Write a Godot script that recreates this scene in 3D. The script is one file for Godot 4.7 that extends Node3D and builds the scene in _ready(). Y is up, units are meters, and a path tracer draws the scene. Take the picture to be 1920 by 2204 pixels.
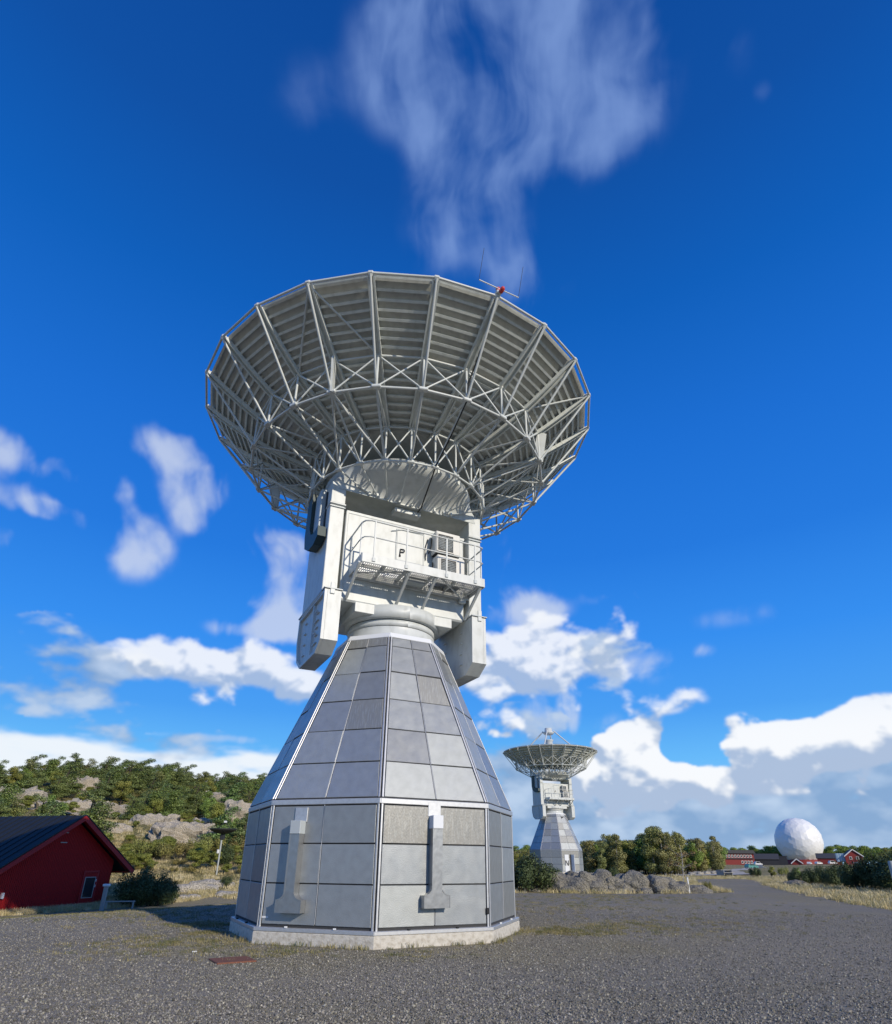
extends Node3D
# A radio telescope on a silver pedestal in a gravel yard, a twin far behind it, a radome, a red shed and a wooded hillside.

const TEL := Vector3(-1.647, 0.0, -17.524)
const FAR_TEL := Vector3(14.889, 0.2, -88.784)
const EYE := Vector3(0, 1.6, 0)

var rng := RandomNumberGenerator.new()
var taken := {}
var M := {}
var shapes := {}
var yard: PackedVector2Array

# ---------------------------------------------------------------- names, labels
func uniq(parent: Node, called: String) -> String:
	var key := str(parent.get_instance_id()) + called
	var n: int = taken.get(key, 0)
	taken[key] = n + 1
	return called if n == 0 else "%s_%03d" % [called, n]

func put(called: String, mesh: Mesh, mat: Material, parent: Node3D, xf := Transform3D.IDENTITY) -> MeshInstance3D:
	var o := MeshInstance3D.new()
	o.name = uniq(parent, called)
	o.mesh = mesh
	if mat:
		o.material_override = mat
	o.transform = xf
	o.cast_shadow = GeometryInstance3D.SHADOW_CASTING_SETTING_ON
	parent.add_child(o, true)
	return o

func thing(called: String, label: String, category: String, at := Vector3.ZERO, turn := 0.0, group := "") -> Node3D:
	var o := Node3D.new()
	o.name = uniq(self, called)
	add_child(o, true)
	o.position = at
	o.rotation.y = turn
	tag(o, label, category, group)
	return o

func tag(o: Node, label: String, category := "", group := "", kind := "") -> Node:
	if label: o.set_meta("label", label)
	if category: o.set_meta("category", category)
	if group: o.set_meta("group", group)
	if kind: o.set_meta("kind", kind)
	return o

func struct(o: Node, label := "") -> Node:
	o.set_meta("kind", "structure")
	if label: o.set_meta("label", label)
	return o

# ---------------------------------------------------------------- colour and material
func lin(r: float, g: float, b: float) -> Color:
	return Color(r, g, b).linear_to_srgb()

func noise(seed_: int, freq: float, oct := 4, kind := FastNoiseLite.TYPE_SIMPLEX_SMOOTH) -> FastNoiseLite:
	var n := FastNoiseLite.new()
	n.seed = seed_
	n.frequency = freq
	n.noise_type = kind
	n.fractal_octaves = oct
	n.fractal_type = FastNoiseLite.FRACTAL_FBM if oct > 1 else FastNoiseLite.FRACTAL_NONE
	return n

func ramp_tex(n: FastNoiseLite, stops: Array, size := 512) -> NoiseTexture2D:
	var g := Gradient.new()
	var o := PackedFloat32Array()
	var c := PackedColorArray()
	for s in stops:
		o.append(s[0]); c.append(s[1])
	g.offsets = o; g.colors = c
	var t := NoiseTexture2D.new()
	t.width = size; t.height = size
	t.seamless = true
	t.noise = n
	t.color_ramp = g
	return t

func bump_tex(n: FastNoiseLite, strength := 4.0, size := 512) -> NoiseTexture2D:
	var t := NoiseTexture2D.new()
	t.width = size; t.height = size
	t.seamless = true
	t.noise = n
	t.as_normal_map = true
	t.bump_strength = strength
	return t

func mat(col: Color, rough := 0.6, metal := 0.0) -> StandardMaterial3D:
	var m := StandardMaterial3D.new()
	m.albedo_color = col
	m.roughness = rough
	m.metallic = metal
	m.cull_mode = BaseMaterial3D.CULL_DISABLED
	return m

func tri(m: StandardMaterial3D, scale: Vector3, world := false) -> StandardMaterial3D:
	m.uv1_triplanar = true
	m.uv1_world_triplanar = world
	m.uv1_scale = scale
	m.uv1_triplanar_sharpness = 4.0
	return m

func with_bump(m: StandardMaterial3D, t: Texture2D, s := 1.0) -> StandardMaterial3D:
	m.normal_enabled = true
	m.normal_texture = t
	m.normal_scale = s
	return m

func make_materials() -> void:
	var grime := ramp_tex(noise(11, 0.012, 5), [[0.0, Color(0.90, 0.90, 0.89)], [0.45, Color(0.97, 0.97, 0.97)], [1.0, Color(1, 1, 1)]])
	var w := mat(lin(0.60, 0.625, 0.61), 0.45)
	w.albedo_texture = grime
	M.white = tri(w, Vector3(0.5, 0.25, 0.5))
	var wt := mat(lin(0.62, 0.65, 0.635), 0.42)
	wt.albedo_texture = grime
	M.truss = tri(wt, Vector3(0.5, 0.5, 0.5))
	var sk := mat(lin(0.60, 0.61, 0.56), 0.55)
	sk.albedo_texture = grime
	M.skin = tri(sk, Vector3(0.6, 0.6, 0.6))
	var rb := mat(lin(0.68, 0.71, 0.67), 0.45)
	rb.albedo_texture = grime
	M.rib = tri(rb, Vector3(0.6, 0.6, 0.6))
	# mill-finish aluminium with rain streaks; a few sheets differ in tone and lustre
	var streak := ramp_tex(noise(21, 0.02, 4), [[0.0, Color(0.88, 0.87, 0.86)], [0.55, Color(0.91, 0.905, 0.90)], [0.72, Color(0.95, 0.95, 0.95)], [0.8, Color(1, 1, 1)], [1.0, Color(1, 1, 1)]])
	var mottle := ramp_tex(noise(22, 0.01, 5), [[0.0, Color(0.93, 0.93, 0.93)], [0.5, Color(0.97, 0.97, 0.97)], [1.0, Color(1, 1, 1)]])
	var rgh := ramp_tex(noise(23, 0.008, 5), [[0.0, Color(0.72, 0.72, 0.72)], [1.0, Color(1, 1, 1)]])
	var fine := bump_tex(noise(24, 0.09, 3), 1.6)
	var tones := [[0.60, 0.62, 0.66], [0.66, 0.68, 0.71], [0.54, 0.55, 0.58], [0.62, 0.62, 0.62], [0.70, 0.72, 0.74], [0.58, 0.57, 0.56]]
	var rough := [0.40, 0.45, 0.38, 0.47, 0.50, 0.43]
	M.alu = []
	for i in 6:
		var m := mat(lin(tones[i][0] * 0.62, tones[i][1] * 0.63, tones[i][2] * 0.60), rough[i] * 1.2, 0.5)
		m.albedo_texture = streak if i == 5 or i == 3 else mottle
		m.roughness_texture = rgh
		m.roughness_texture_channel = BaseMaterial3D.TEXTURE_CHANNEL_RED
		with_bump(m, fine, 0.35)
		tri(m, Vector3(2.2, 0.3, 2.2) if i == 5 or i == 3 else Vector3(0.7, 0.7, 0.7), true)
		m.uv1_offset = Vector3(i * 0.37, i * 0.21, i * 0.53)
		M.alu.append(m)
	var am := mat(lin(0.58, 0.59, 0.60), 0.45, 0.6)
	am.albedo_texture = mottle
	M.alu_trim = tri(am, Vector3(1.5, 1.5, 1.5))
	var du := mat(lin(0.40, 0.405, 0.40), 0.36, 0.75)
	du.albedo_texture = mottle
	M.duct = tri(with_bump(du, bump_tex(noise(25, 0.01, 2), 2.0), 0.4), Vector3(1.2, 0.9, 1.2))
	M.gap = mat(lin(0.035, 0.036, 0.038), 0.8)
	var cc := mat(lin(0.62, 0.585, 0.52), 0.9)
	cc.albedo_texture = ramp_tex(noise(31, 0.02, 5), [[0.0, Color(0.80, 0.78, 0.75)], [0.5, Color(0.94, 0.94, 0.93)], [1.0, Color(1, 1, 1)]])
	M.concrete = tri(with_bump(cc, bump_tex(noise(32, 0.06, 4), 3.0), 0.6), Vector3(0.7, 0.7, 0.7), true)
	M.dark = mat(lin(0.02, 0.022, 0.024), 0.6)
	M.black = mat(lin(0.006, 0.006, 0.007), 0.55)
	M.teal = mat(lin(0.028, 0.055, 0.056), 0.5)
	M.cover = mat(lin(0.42, 0.46, 0.47), 0.45)
	M.ac = mat(lin(0.62, 0.61, 0.57), 0.5)
	M.grate = mat(lin(0.52, 0.53, 0.54), 0.45, 0.6)
	M.red_lamp = mat(lin(0.6, 0.05, 0.04), 0.35)
	M.plate = mat(lin(0.7, 0.72, 0.74), 0.4)
	# gravel
	var gt := ramp_tex(noise(41, 0.16, 3, FastNoiseLite.TYPE_SIMPLEX), [[0.0, lin(0.09, 0.083, 0.07)], [0.4, lin(0.225, 0.203, 0.163)], [0.62, lin(0.315, 0.283, 0.228)], [0.85, lin(0.48, 0.437, 0.36)], [1.0, lin(0.62, 0.58, 0.5)]], 1024)
	var g := mat(Color.WHITE, 0.92)
	g.albedo_texture = gt
	g.vertex_color_use_as_albedo = true
	M.gravel = tri(with_bump(g, bump_tex(noise(41, 0.16, 3, FastNoiseLite.TYPE_SIMPLEX), 7.0, 1024), 1.0), Vector3(0.33, 0.33, 0.33), true)
	var pb := mat(Color.WHITE, 0.9)
	pb.vertex_color_use_as_albedo = true
	M.pebble = pb
	# heath: straw, moss and soil
	var ht := ramp_tex(noise(51, 0.03, 6), [[0.0, lin(0.05, 0.055, 0.02)], [0.30, lin(0.13, 0.13, 0.045)], [0.44, lin(0.30, 0.245, 0.12)], [0.65, lin(0.46, 0.38, 0.20)], [1.0, lin(0.55, 0.47, 0.29)]], 1024)
	var h := mat(Color.WHITE, 0.95)
	h.albedo_texture = ht
	h.vertex_color_use_as_albedo = true
	M.heath = tri(with_bump(h, bump_tex(noise(52, 0.08, 5), 8.0), 1.0), Vector3(0.11, 0.11, 0.11), true)
	var rk := ramp_tex(noise(61, 0.02, 6), [[0.0, lin(0.07, 0.07, 0.068)], [0.34, lin(0.20, 0.198, 0.19)], [0.46, lin(0.38, 0.36, 0.325)], [0.65, lin(0.54, 0.51, 0.455)], [1.0, lin(0.66, 0.63, 0.57)]], 1024)
	var r := mat(Color.WHITE, 0.92)
	r.albedo_texture = rk
	r.vertex_color_use_as_albedo = true
	var rg := r.duplicate() as StandardMaterial3D
	rg.albedo_color = lin(0.56, 0.55, 0.51)
	M.rock_grey = tri(with_bump(rg, bump_tex(noise(63, 0.03, 6), 12.0), 1.0), Vector3(0.5, 0.6, 0.5), true)
	M.rock = tri(with_bump(r, bump_tex(noise(62, 0.04, 6), 9.0), 1.0), Vector3(0.4, 0.5, 0.4), true)
	var lf := mat(Color.WHITE, 0.65)
	lf.vertex_color_use_as_albedo = true
	lf.backlight_enabled = true
	lf.backlight = Color(0.22, 0.26, 0.08)
	M.leaf = lf
	var bk := mat(lin(0.10, 0.075, 0.055), 0.9)
	bk.albedo_texture = ramp_tex(noise(71, 0.05, 4), [[0.0, Color(0.5, 0.5, 0.5)], [1.0, Color(1, 1, 1)]])
	M.bark = tri(bk, Vector3(1.5, 0.6, 1.5))
	var bb := mat(lin(0.50, 0.47, 0.43), 0.8)
	bb.albedo_texture = ramp_tex(noise(72, 0.05, 4), [[0.0, Color(0.3, 0.3, 0.3)], [0.4, Color(0.85, 0.85, 0.85)], [1.0, Color(1, 1, 1)]])
	M.birch = tri(bb, Vector3(1.5, 1.5, 1.5))
	var gr := mat(Color.WHITE, 0.85)
	gr.vertex_color_use_as_albedo = true
	gr.backlight_enabled = true
	gr.backlight = Color(0.2, 0.18, 0.1)
	M.grass = gr
	# shed
	var rw := mat(lin(0.50, 0.006, 0.006), 0.85)
	rw.albedo_texture = ramp_tex(noise(81, 0.03, 5), [[0.0, Color(0.7, 0.7, 0.7)], [1.0, Color(1, 1, 1)]])
	M.red_wall = tri(rw, Vector3(1.5, 0.25, 1.5))
	var rt := mat(lin(0.34, 0.012, 0.016), 0.7)
	M.red_trim = rt
	var rf := mat(lin(0.013, 0.016, 0.019), 0.65)
	rf.albedo_texture = ramp_tex(noise(82, 0.02, 4), [[0.0, Color(0.7, 0.7, 0.7)], [1.0, Color(1, 1, 1)]])
	M.roof = tri(rf, Vector3(0.4, 0.4, 0.4))
	var gl := mat(lin(0.03, 0.035, 0.04), 0.06)
	gl.metallic_specular = 0.9
	M.glass = gl
	M.tile_roof = mat(lin(0.055, 0.055, 0.058), 0.7)
	M.house_red = mat(lin(0.22, 0.025, 0.02), 0.7)
	M.house_white = mat(lin(0.7, 0.7, 0.68), 0.6)
	M.house_dark = mat(lin(0.03, 0.03, 0.035), 0.6)
	var rd := mat(lin(0.78, 0.78, 0.77), 0.5)
	M.radome = rd
	M.radome_b = mat(lin(0.70, 0.71, 0.71), 0.5)
	M.timber = mat(lin(0.32, 0.31, 0.29), 0.8)
	M.pole = mat(lin(0.38, 0.40, 0.38), 0.75)
	var mh := mat(lin(0.30, 0.115, 0.065), 0.85)
	mh.albedo_texture = ramp_tex(noise(91, 0.05, 4), [[0.0, Color(0.6, 0.6, 0.6)], [1.0, Color(1, 1, 1)]])
	M.rust = tri(mh, Vector3(1.5, 1.5, 1.5))
	M.car_green = mat(lin(0.10, 0.28, 0.25), 0.25)
	M.car_white = mat(lin(0.7, 0.7, 0.7), 0.25)
	M.car_grey = mat(lin(0.2, 0.21, 0.22), 0.25)

# ---------------------------------------------------------------- mesh helpers
func begin(smooth := false) -> SurfaceTool:
	var s := SurfaceTool.new()
	s.begin(Mesh.PRIMITIVE_TRIANGLES)
	s.set_smooth_group(0 if smooth else -1)
	return s

func done(s: SurfaceTool) -> ArrayMesh:
	s.generate_normals()
	return s.commit()

func tri3(s: SurfaceTool, a: Vector3, b: Vector3, c: Vector3) -> void:
	s.add_vertex(a); s.add_vertex(b); s.add_vertex(c)

func quad(s: SurfaceTool, a: Vector3, b: Vector3, c: Vector3, d: Vector3) -> void:
	tri3(s, a, b, c); tri3(s, a, c, d)

# chamfered box
func bx(s: SurfaceTool, c: Vector3, size: Vector3, bev := 0.0, b := Basis.IDENTITY) -> void:
	var h := size * 0.5
	bev = minf(bev, minf(h.x, minf(h.y, h.z)) * 0.9)
	var ax := [b.x, b.y, b.z]
	for i in 3:
		var j := (i + 1) % 3
		var k := (i + 2) % 3
		for sg in [-1.0, 1.0]:
			var f: Vector3 = c + ax[i] * (h[i] * sg)
			var uj: Vector3 = ax[j] * (h[j] - bev)
			var uk: Vector3 = ax[k] * (h[k] - bev)
			if sg > 0: quad(s, f - uj - uk, f - uj + uk, f + uj + uk, f + uj - uk)
			else: quad(s, f - uj - uk, f + uj - uk, f + uj + uk, f - uj + uk)
	if bev <= 0.0: return
	for i in 3:
		var j := (i + 1) % 3
		var k := (i + 2) % 3
		var along: Vector3 = ax[i] * (h[i] - bev)
		for sj in [-1.0, 1.0]:
			for sk in [-1.0, 1.0]:
				var p: Vector3 = c + ax[j] * (h[j] * sj) + ax[k] * ((h[k] - bev) * sk)
				var q: Vector3 = c + ax[j] * ((h[j] - bev) * sj) + ax[k] * (h[k] * sk)
				if sj * sk > 0: quad(s, p - along, p + along, q + along, q - along)
				else: quad(s, p + along, p - along, q - along, q + along)
	for sx in [-1.0, 1.0]:
		for sy in [-1.0, 1.0]:
			for sz in [-1.0, 1.0]:
				var px: Vector3 = c + ax[0] * (h.x * sx) + ax[1] * ((h.y - bev) * sy) + ax[2] * ((h.z - bev) * sz)
				var py: Vector3 = c + ax[0] * ((h.x - bev) * sx) + ax[1] * (h.y * sy) + ax[2] * ((h.z - bev) * sz)
				var pz: Vector3 = c + ax[0] * ((h.x - bev) * sx) + ax[1] * ((h.y - bev) * sy) + ax[2] * (h.z * sz)
				if sx * sy * sz > 0: tri3(s, px, pz, py)
				else: tri3(s, px, py, pz)

func box_mesh(size: Vector3, bev := 0.0) -> ArrayMesh:
	var key := "b%v%f" % [size, bev]
	if not shapes.has(key):
		var s := begin()
		bx(s, Vector3.ZERO, size, bev)
		shapes[key] = done(s)
	return shapes[key]

func box(called: String, c: Vector3, size: Vector3, m: Material, parent: Node3D, bev := 0.0) -> MeshInstance3D:
	return put(called, box_mesh(size, bev), m, parent, Transform3D(Basis.IDENTITY, c))

func frame_of(d: Vector3) -> Basis:   # y along d
	var y := d.normalized()
	var x := (Vector3.UP if absf(y.y) < 0.95 else Vector3.RIGHT).cross(y).normalized()
	return Basis(x, y, x.cross(y))

func tube(s: SurfaceTool, pts: Array, r: float, sides := 8, caps := true) -> void:
	var n := pts.size()
	var rings := []
	for i in n:
		var d: Vector3 = (pts[mini(i + 1, n - 1)] - pts[maxi(i - 1, 0)]).normalized()
		var b := frame_of(d)
		if i > 0:
			var px: Vector3 = rings[i - 1][0] - pts[i - 1]
			px = (px - d * px.dot(d)).normalized()
			b = Basis(px, d, px.cross(d))
		var ring := []
		for k in sides:
			var a := TAU * k / sides
			ring.append(pts[i] + (b.x * cos(a) + b.z * sin(a)) * r)
		rings.append(ring)
	for i in n - 1:
		for k in sides:
			var k2 := (k + 1) % sides
			quad(s, rings[i][k], rings[i + 1][k], rings[i + 1][k2], rings[i][k2])
	if caps:
		for e in [0, n - 1]:
			for k in range(1, sides - 1):
				tri3(s, rings[e][0], rings[e][k], rings[e][k + 1])

func unit_rod() -> ArrayMesh:   # along y from 0 to 1, radius 1, open ends
	if not shapes.has("rod"):
		var s := begin(true)
		var k := 10
		for i in k:
			var a := TAU * i / k
			var b := TAU * (i + 1) / k
			quad(s, Vector3(cos(a), 0, sin(a)), Vector3(cos(a), 1, sin(a)), Vector3(cos(b), 1, sin(b)), Vector3(cos(b), 0, sin(b)))
		shapes["rod"] = done(s)
	return shapes["rod"]

func rod(called: String, a: Vector3, b: Vector3, r: float, m: Material, parent: Node3D) -> MeshInstance3D:
	var f := frame_of(b - a)
	return put(called, unit_rod(), m, parent, Transform3D(Basis(f.x * r, b - a, f.z * r), a))

func rail(called: String, pts: Array, r: float, m: Material, parent: Node3D) -> MeshInstance3D:
	var s := begin(true)
	tube(s, pts, r, 8)
	return put(called, done(s), m, parent)

# polygon (x, y) pushed along z from z0 to z1
func prism(s: SurfaceTool, poly: PackedVector2Array, z0: float, z1: float, xf := Transform3D.IDENTITY) -> void:
	var ix := Geometry2D.triangulate_polygon(poly)
	for t in range(0, ix.size(), 3):
		var p := [poly[ix[t]], poly[ix[t + 1]], poly[ix[t + 2]]]
		tri3(s, xf * Vector3(p[0].x, p[0].y, z1), xf * Vector3(p[1].x, p[1].y, z1), xf * Vector3(p[2].x, p[2].y, z1))
		tri3(s, xf * Vector3(p[0].x, p[0].y, z0), xf * Vector3(p[2].x, p[2].y, z0), xf * Vector3(p[1].x, p[1].y, z0))
	var n := poly.size()
	for i in n:
		var a := poly[i]
		var b := poly[(i + 1) % n]
		quad(s, xf * Vector3(a.x, a.y, z0), xf * Vector3(b.x, b.y, z0), xf * Vector3(b.x, b.y, z1), xf * Vector3(a.x, a.y, z1))

# (radius, height) profile turned round y
func lathe(s: SurfaceTool, prof: Array, seg := 48) -> void:
	for i in prof.size() - 1:
		var p: Vector2 = prof[i]
		var q: Vector2 = prof[i + 1]
		for k in seg:
			var a := TAU * k / seg
			var b := TAU * (k + 1) / seg
			var p0 := Vector3(sin(a) * p.x, p.y, cos(a) * p.x)
			var p1 := Vector3(sin(b) * p.x, p.y, cos(b) * p.x)
			var q0 := Vector3(sin(a) * q.x, q.y, cos(a) * q.x)
			var q1 := Vector3(sin(b) * q.x, q.y, cos(b) * q.x)
			if p.x < 0.0001: tri3(s, p0, q0, q1)
			elif q.x < 0.0001: tri3(s, p0, q0, p1)
			else: quad(s, p0, q0, q1, p1)

func octa(s: SurfaceTool, prof: Array) -> void:
	lathe(s, prof, 8)

# a sheet with folded edges: four corners in the xy plane, standing from z0 to z1
func sheet(bl: Vector2, br: Vector2, tr: Vector2, tl: Vector2, z0: float, z1: float, bev: float) -> ArrayMesh:
	var s := begin()
	var p := [bl, br, tr, tl]
	var c: Vector2 = (bl + br + tr + tl) / 4.0
	var q := []
	for v in p:
		q.append(v - Vector2(signf(v.x - c.x), signf(v.y - c.y)) * bev)
	quad(s, Vector3(q[0].x, q[0].y, z1), Vector3(q[3].x, q[3].y, z1), Vector3(q[2].x, q[2].y, z1), Vector3(q[1].x, q[1].y, z1))
	for i in 4:
		var j := (i + 1) % 4
		quad(s, Vector3(p[i].x, p[i].y, z1 - bev), Vector3(q[i].x, q[i].y, z1), Vector3(q[j].x, q[j].y, z1), Vector3(p[j].x, p[j].y, z1 - bev))
		quad(s, Vector3(p[i].x, p[i].y, z0), Vector3(p[i].x, p[i].y, z1 - bev), Vector3(p[j].x, p[j].y, z1 - bev), Vector3(p[j].x, p[j].y, z0))
	return done(s)

func turn_y(a: float) -> Transform3D:
	return Transform3D(Basis(Vector3.UP, a), Vector3.ZERO)

# ---------------------------------------------------------------- sky
func make_sky() -> ImageTexture:
	var w := 3072
	var h := 1536
	var img := Image.create_empty(w, h, false, Image.FORMAT_RGBF)
	var stops := [[0.0, 160, 206, 246], [4.0, 138, 199, 249], [8.0, 104, 186, 250], [12.0, 76, 160, 244], [18.0, 55, 143, 240], [26.0, 38, 122, 223], [36.0, 29, 110, 210], [47.0, 17, 95, 187], [57.0, 17, 81, 165], [70.0, 14, 72, 152], [90.0, 12, 66, 145]]
	var rows := []
	for y in h:
		var el := 90.0 - (y + 0.5) * 180.0 / h
		var c := Color(0.30, 0.30, 0.29)
		if el > 0.0:
			for i in stops.size() - 1:
				if el <= stops[i + 1][0]:
					var t: float = (el - stops[i][0]) / (stops[i + 1][0] - stops[i][0])
					var a := Color8(stops[i][1], stops[i][2], stops[i][3]).srgb_to_linear()
					var b := Color8(stops[i + 1][1], stops[i + 1][2], stops[i + 1][3]).srgb_to_linear()
					c = a.lerp(b, t)
					break
		rows.append(c)
		img.fill_rect(Rect2i(0, y, w, 1), c)
	# where the clouds stand: azimuth, height, half widths (degrees), strength, kind (0 veil, 1 heap, 2 grey bank)
	var cl := [[13.5,67.4,18.1,2.6,0.8,0],[-5.4,64.5,8.5,2.9,0.6,0],[3.3,65.6,9.6,3.3,0.5,0],[22.5,62.6,8,3.9,0.8,0],[16.7,60.6,8.8,2.5,0.6,0],[7.6,61.7,8.7,2.5,0.6,0],[0.9,59.9,5,2.7,0.5,0],[-2.5,56.5,3.4,3.2,0.3,0],[6.3,56.7,5.4,4.1,0.3,0],[-0.4,53.9,3.9,2.4,0.3,0],[10.8,50.6,3.6,2.1,0.4,0],[28.5,65.5,3.3,2,0.6,0],[41.5,60.5,1.9,1.8,0.2,0],[42.3,56.4,0.8,0.5,0.3,0],[-22.4,61.4,3.9,2.1,0.2,0],[8.5,52.2,3.1,2.1,0.2,0],[-40.4,28.7,2.8,1.3,0.85,0],[-38.8,25.8,2.2,0.9,0.9,0],[-33.7,28,2.1,1.5,0.8,0],[-35.9,25.4,2,0.9,0.8,0],[-29.8,33.1,2,1.3,0.8,0],[-26.6,31,2.1,2.5,0.8,0],[-24.8,28.5,1.7,1.8,0.6,0],[-29.6,24.4,2.2,1.9,0.8,0],[-34.9,24.5,1,0.9,0.4,0],[-39.5,22.8,0.9,0.8,0.5,0],[-17.6,26,2.4,1.7,0.8,0],[-16.4,21.2,2.8,2.1,0.7,0],[-19.1,18.8,2.5,0.7,0.6,0],[-15.3,19,2.6,1,0.6,0],[-33.4,13.9,3.4,2.3,0.5,2],[-29.6,13.7,2.7,1.8,0.5,2],[-23,15.7,5,1.8,0.9,1],[-20.4,14,3.9,1.6,0.6,1],[-15.7,15.6,3.3,1.6,0.8,1],[-13.7,13.3,2.5,1.6,0.6,1],[-27.3,16.3,1.4,1.1,0.6,1],[10.1,18.7,6.7,3,0.9,1],[14.7,17.2,2.6,1.7,0.6,2],[5.5,17.2,3.1,2.6,0.7,1],[5.8,13.8,3.9,2.5,0.7,1],[10.1,12.4,2.5,1.6,0.6,0],[16,13,4.5,0.9,0.8,1],[12.1,11.2,3.7,1,0.5,0],[18.3,15.7,3.2,1.2,0.4,0],[7.1,22.3,2.8,2.2,0.4,0],[15.8,22.6,1.8,0.6,0.3,0],[28.4,19.3,4.4,0.7,0.2,0],[9.4,21.8,2.3,0.9,0.5,0],[23.7,16.8,0.8,0.5,0.4,0],[4.5,31.9,3.1,1.7,0.2,0],[8.3,27,2.4,1.5,0.3,0],[-25,8.8,3.5,1.1,0.6,2],[-19.6,9.4,4.2,0.3,0.5,0],[-33.9,6.5,5.8,1.5,1.1,1],[-27.3,6.3,7.2,1.4,1,1],[-19.2,6.7,5.9,1.7,0.8,1],[-31.7,5,9,1.3,1,1],[-15.9,5.4,7.6,1.9,0.7,1],[-10.3,3.3,11.6,1.8,0.8,2],[15.7,9,2.2,1.9,1.2,1],[17.4,9.8,1.4,1.5,1.1,1],[13.6,6,3.5,1.5,1.1,1],[21.2,5.8,2.7,1.4,1.2,1],[18.7,6.7,2.3,1.1,0.8,1],[29.1,9,3.9,1.4,1.1,1],[26.2,8.2,2.1,1.8,1,1],[33.6,9.4,3.3,1.5,1.1,1],[35.5,9.5,2.3,1.3,1.1,1],[31.3,7.5,4.3,1.7,1,1],[28.1,4.6,7.7,2,0.9,2],[33,5.7,4.4,2,0.8,2],[13.7,3.1,7.6,1.8,0.9,2],[21.1,3,7.7,1.7,0.9,2],[18.4,4.8,3.7,1.5,0.8,2],[30.7,2.2,9,1.9,0.9,2],[7.9,4.9,4.8,3.4,0.8,2],[6.9,9.7,2.9,2,0.5,2],[9.3,7.6,2.5,2,0.6,2],[-0.2,2.7,8,2.2,0.6,2],[25.7,5.7,3,1.4,0.7,2]]
	# the same kind of sky all the way round
	var rs := RandomNumberGenerator.new()
	rs.seed = 5
	for i in 70:
		var az := rs.randf_range(50.0, 310.0)
		var kind := rs.randi_range(0, 2)
		var el := rs.randf_range(12.0, 40.0) if kind == 0 else rs.randf_range(2.0, 11.0)
		if kind == 1 and rs.randf() < 0.3: el = rs.randf_range(12.0, 20.0)
		cl.append([az, el, rs.randf_range(3.0, 8.0), rs.randf_range(1.0, 2.4), rs.randf_range(0.5, 1.1), kind])
	for i in 10:
		cl.append([rs.randf_range(60.0, 300.0), rs.randf_range(45.0, 68.0), rs.randf_range(5.0, 14.0), rs.randf_range(2.0, 4.0), rs.randf_range(0.3, 0.7), 0])
	var hh := h / 2
	var veil := PackedFloat32Array(); veil.resize(w * hh)
	var heap := PackedFloat32Array(); heap.resize(w * hh)
	var bank := PackedFloat32Array(); bank.resize(w * hh)
	var soft := PackedFloat32Array(); soft.resize(w * hh)
	var dpp := 360.0 / w
	for c in cl:
		var cx: float = c[0] / dpp
		var cy: float = (90.0 - c[1]) / dpp
		var rx: float = c[2] / dpp
		var ry: float = c[3] / dpp
		var kind: int = c[5]
		if kind == 1 and c[1] < 7.2 and (c[0] < -12.0 or (c[0] > 50.0 and fmod(c[0], 3.0) < 1.5)): kind = 3
		for y in range(maxi(0, int(cy - ry * 2.1)), mini(hh, int(cy + ry * 2.1))):
			var dy := (y - cy) / ry
			for x in range(int(cx - rx * 2.1), int(cx + rx * 2.1)):
				var dx := (x - cx) / rx
				var q := dx * dx + dy * dy
				if q > 4.4: continue
				var v: float = c[4] * (1.0 - q / 4.4) * (1.0 - q / 4.4) * 1.1
				var at := y * w + posmod(x, w)
				if kind == 0: veil[at] += v
				elif kind == 1: heap[at] += v
				elif kind == 3: soft[at] += v
				else: bank[at] += v
	var n1 := noise(101, 4.5, 6)
	var n2 := noise(102, 9.0, 6)
	var nw := noise(103, 3.0, 3)
	var ns := noise(104, 16.0, 5)
	var np := noise(105, 11.0, 4, FastNoiseLite.TYPE_CELLULAR)
	np.cellular_return_type = FastNoiseLite.RETURN_DISTANCE
	for y in hh:
		var el := deg_to_rad(90.0 - (y + 0.5) * 180.0 / h)
		var ce := cos(el)
		var se := sin(el)
		var base: Color = rows[y]
		for x in w:
			var at := y * w + x
			var v := veil[at]
			var hp := heap[at]
			var bk := bank[at]
			var so := soft[at]
			if v + hp + bk + so < 0.04: continue
			var az := (x + 0.5) / w * TAU
			var d := Vector3(sin(az) * ce, se, -cos(az) * ce)
			var c := base
			if so > 0.02:
				var n := n2.get_noise_3d(d.x * 0.8, d.y * 3.0, d.z * 0.8)
				var a := smoothstep(0.1, 1.15, minf(so, 1.3) + n * 1.1)
				c = c.lerp(Color(0.88, 0.93, 0.98), a * 0.95)
			if v > 0.02:
				var wp := nw.get_noise_3dv(d * 1.5) * 0.05
				var n := n1.get_noise_3d(d.x + wp, d.y * 0.8 - wp, d.z + wp)
				var f := ns.get_noise_3d(d.x * 1.3 + wp, d.y * 0.35, d.z * 0.35 - wp)
				var high := smoothstep(0.55, 0.8, el)
				var a := smoothstep(lerpf(0.25, -0.05, high), lerpf(1.15, 1.7, high), minf(v, lerpf(1.1, 0.85, high)) + n * lerpf(1.3, 1.35, high) + f * 0.5)
				a *= lerpf(0.75, 0.72, high) * smoothstep(0.02, 0.45, v)
				c = c.lerp(Color(0.62, 0.70, 0.86).lerp(Color(0.24, 0.38, 0.74), high), a)
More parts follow.
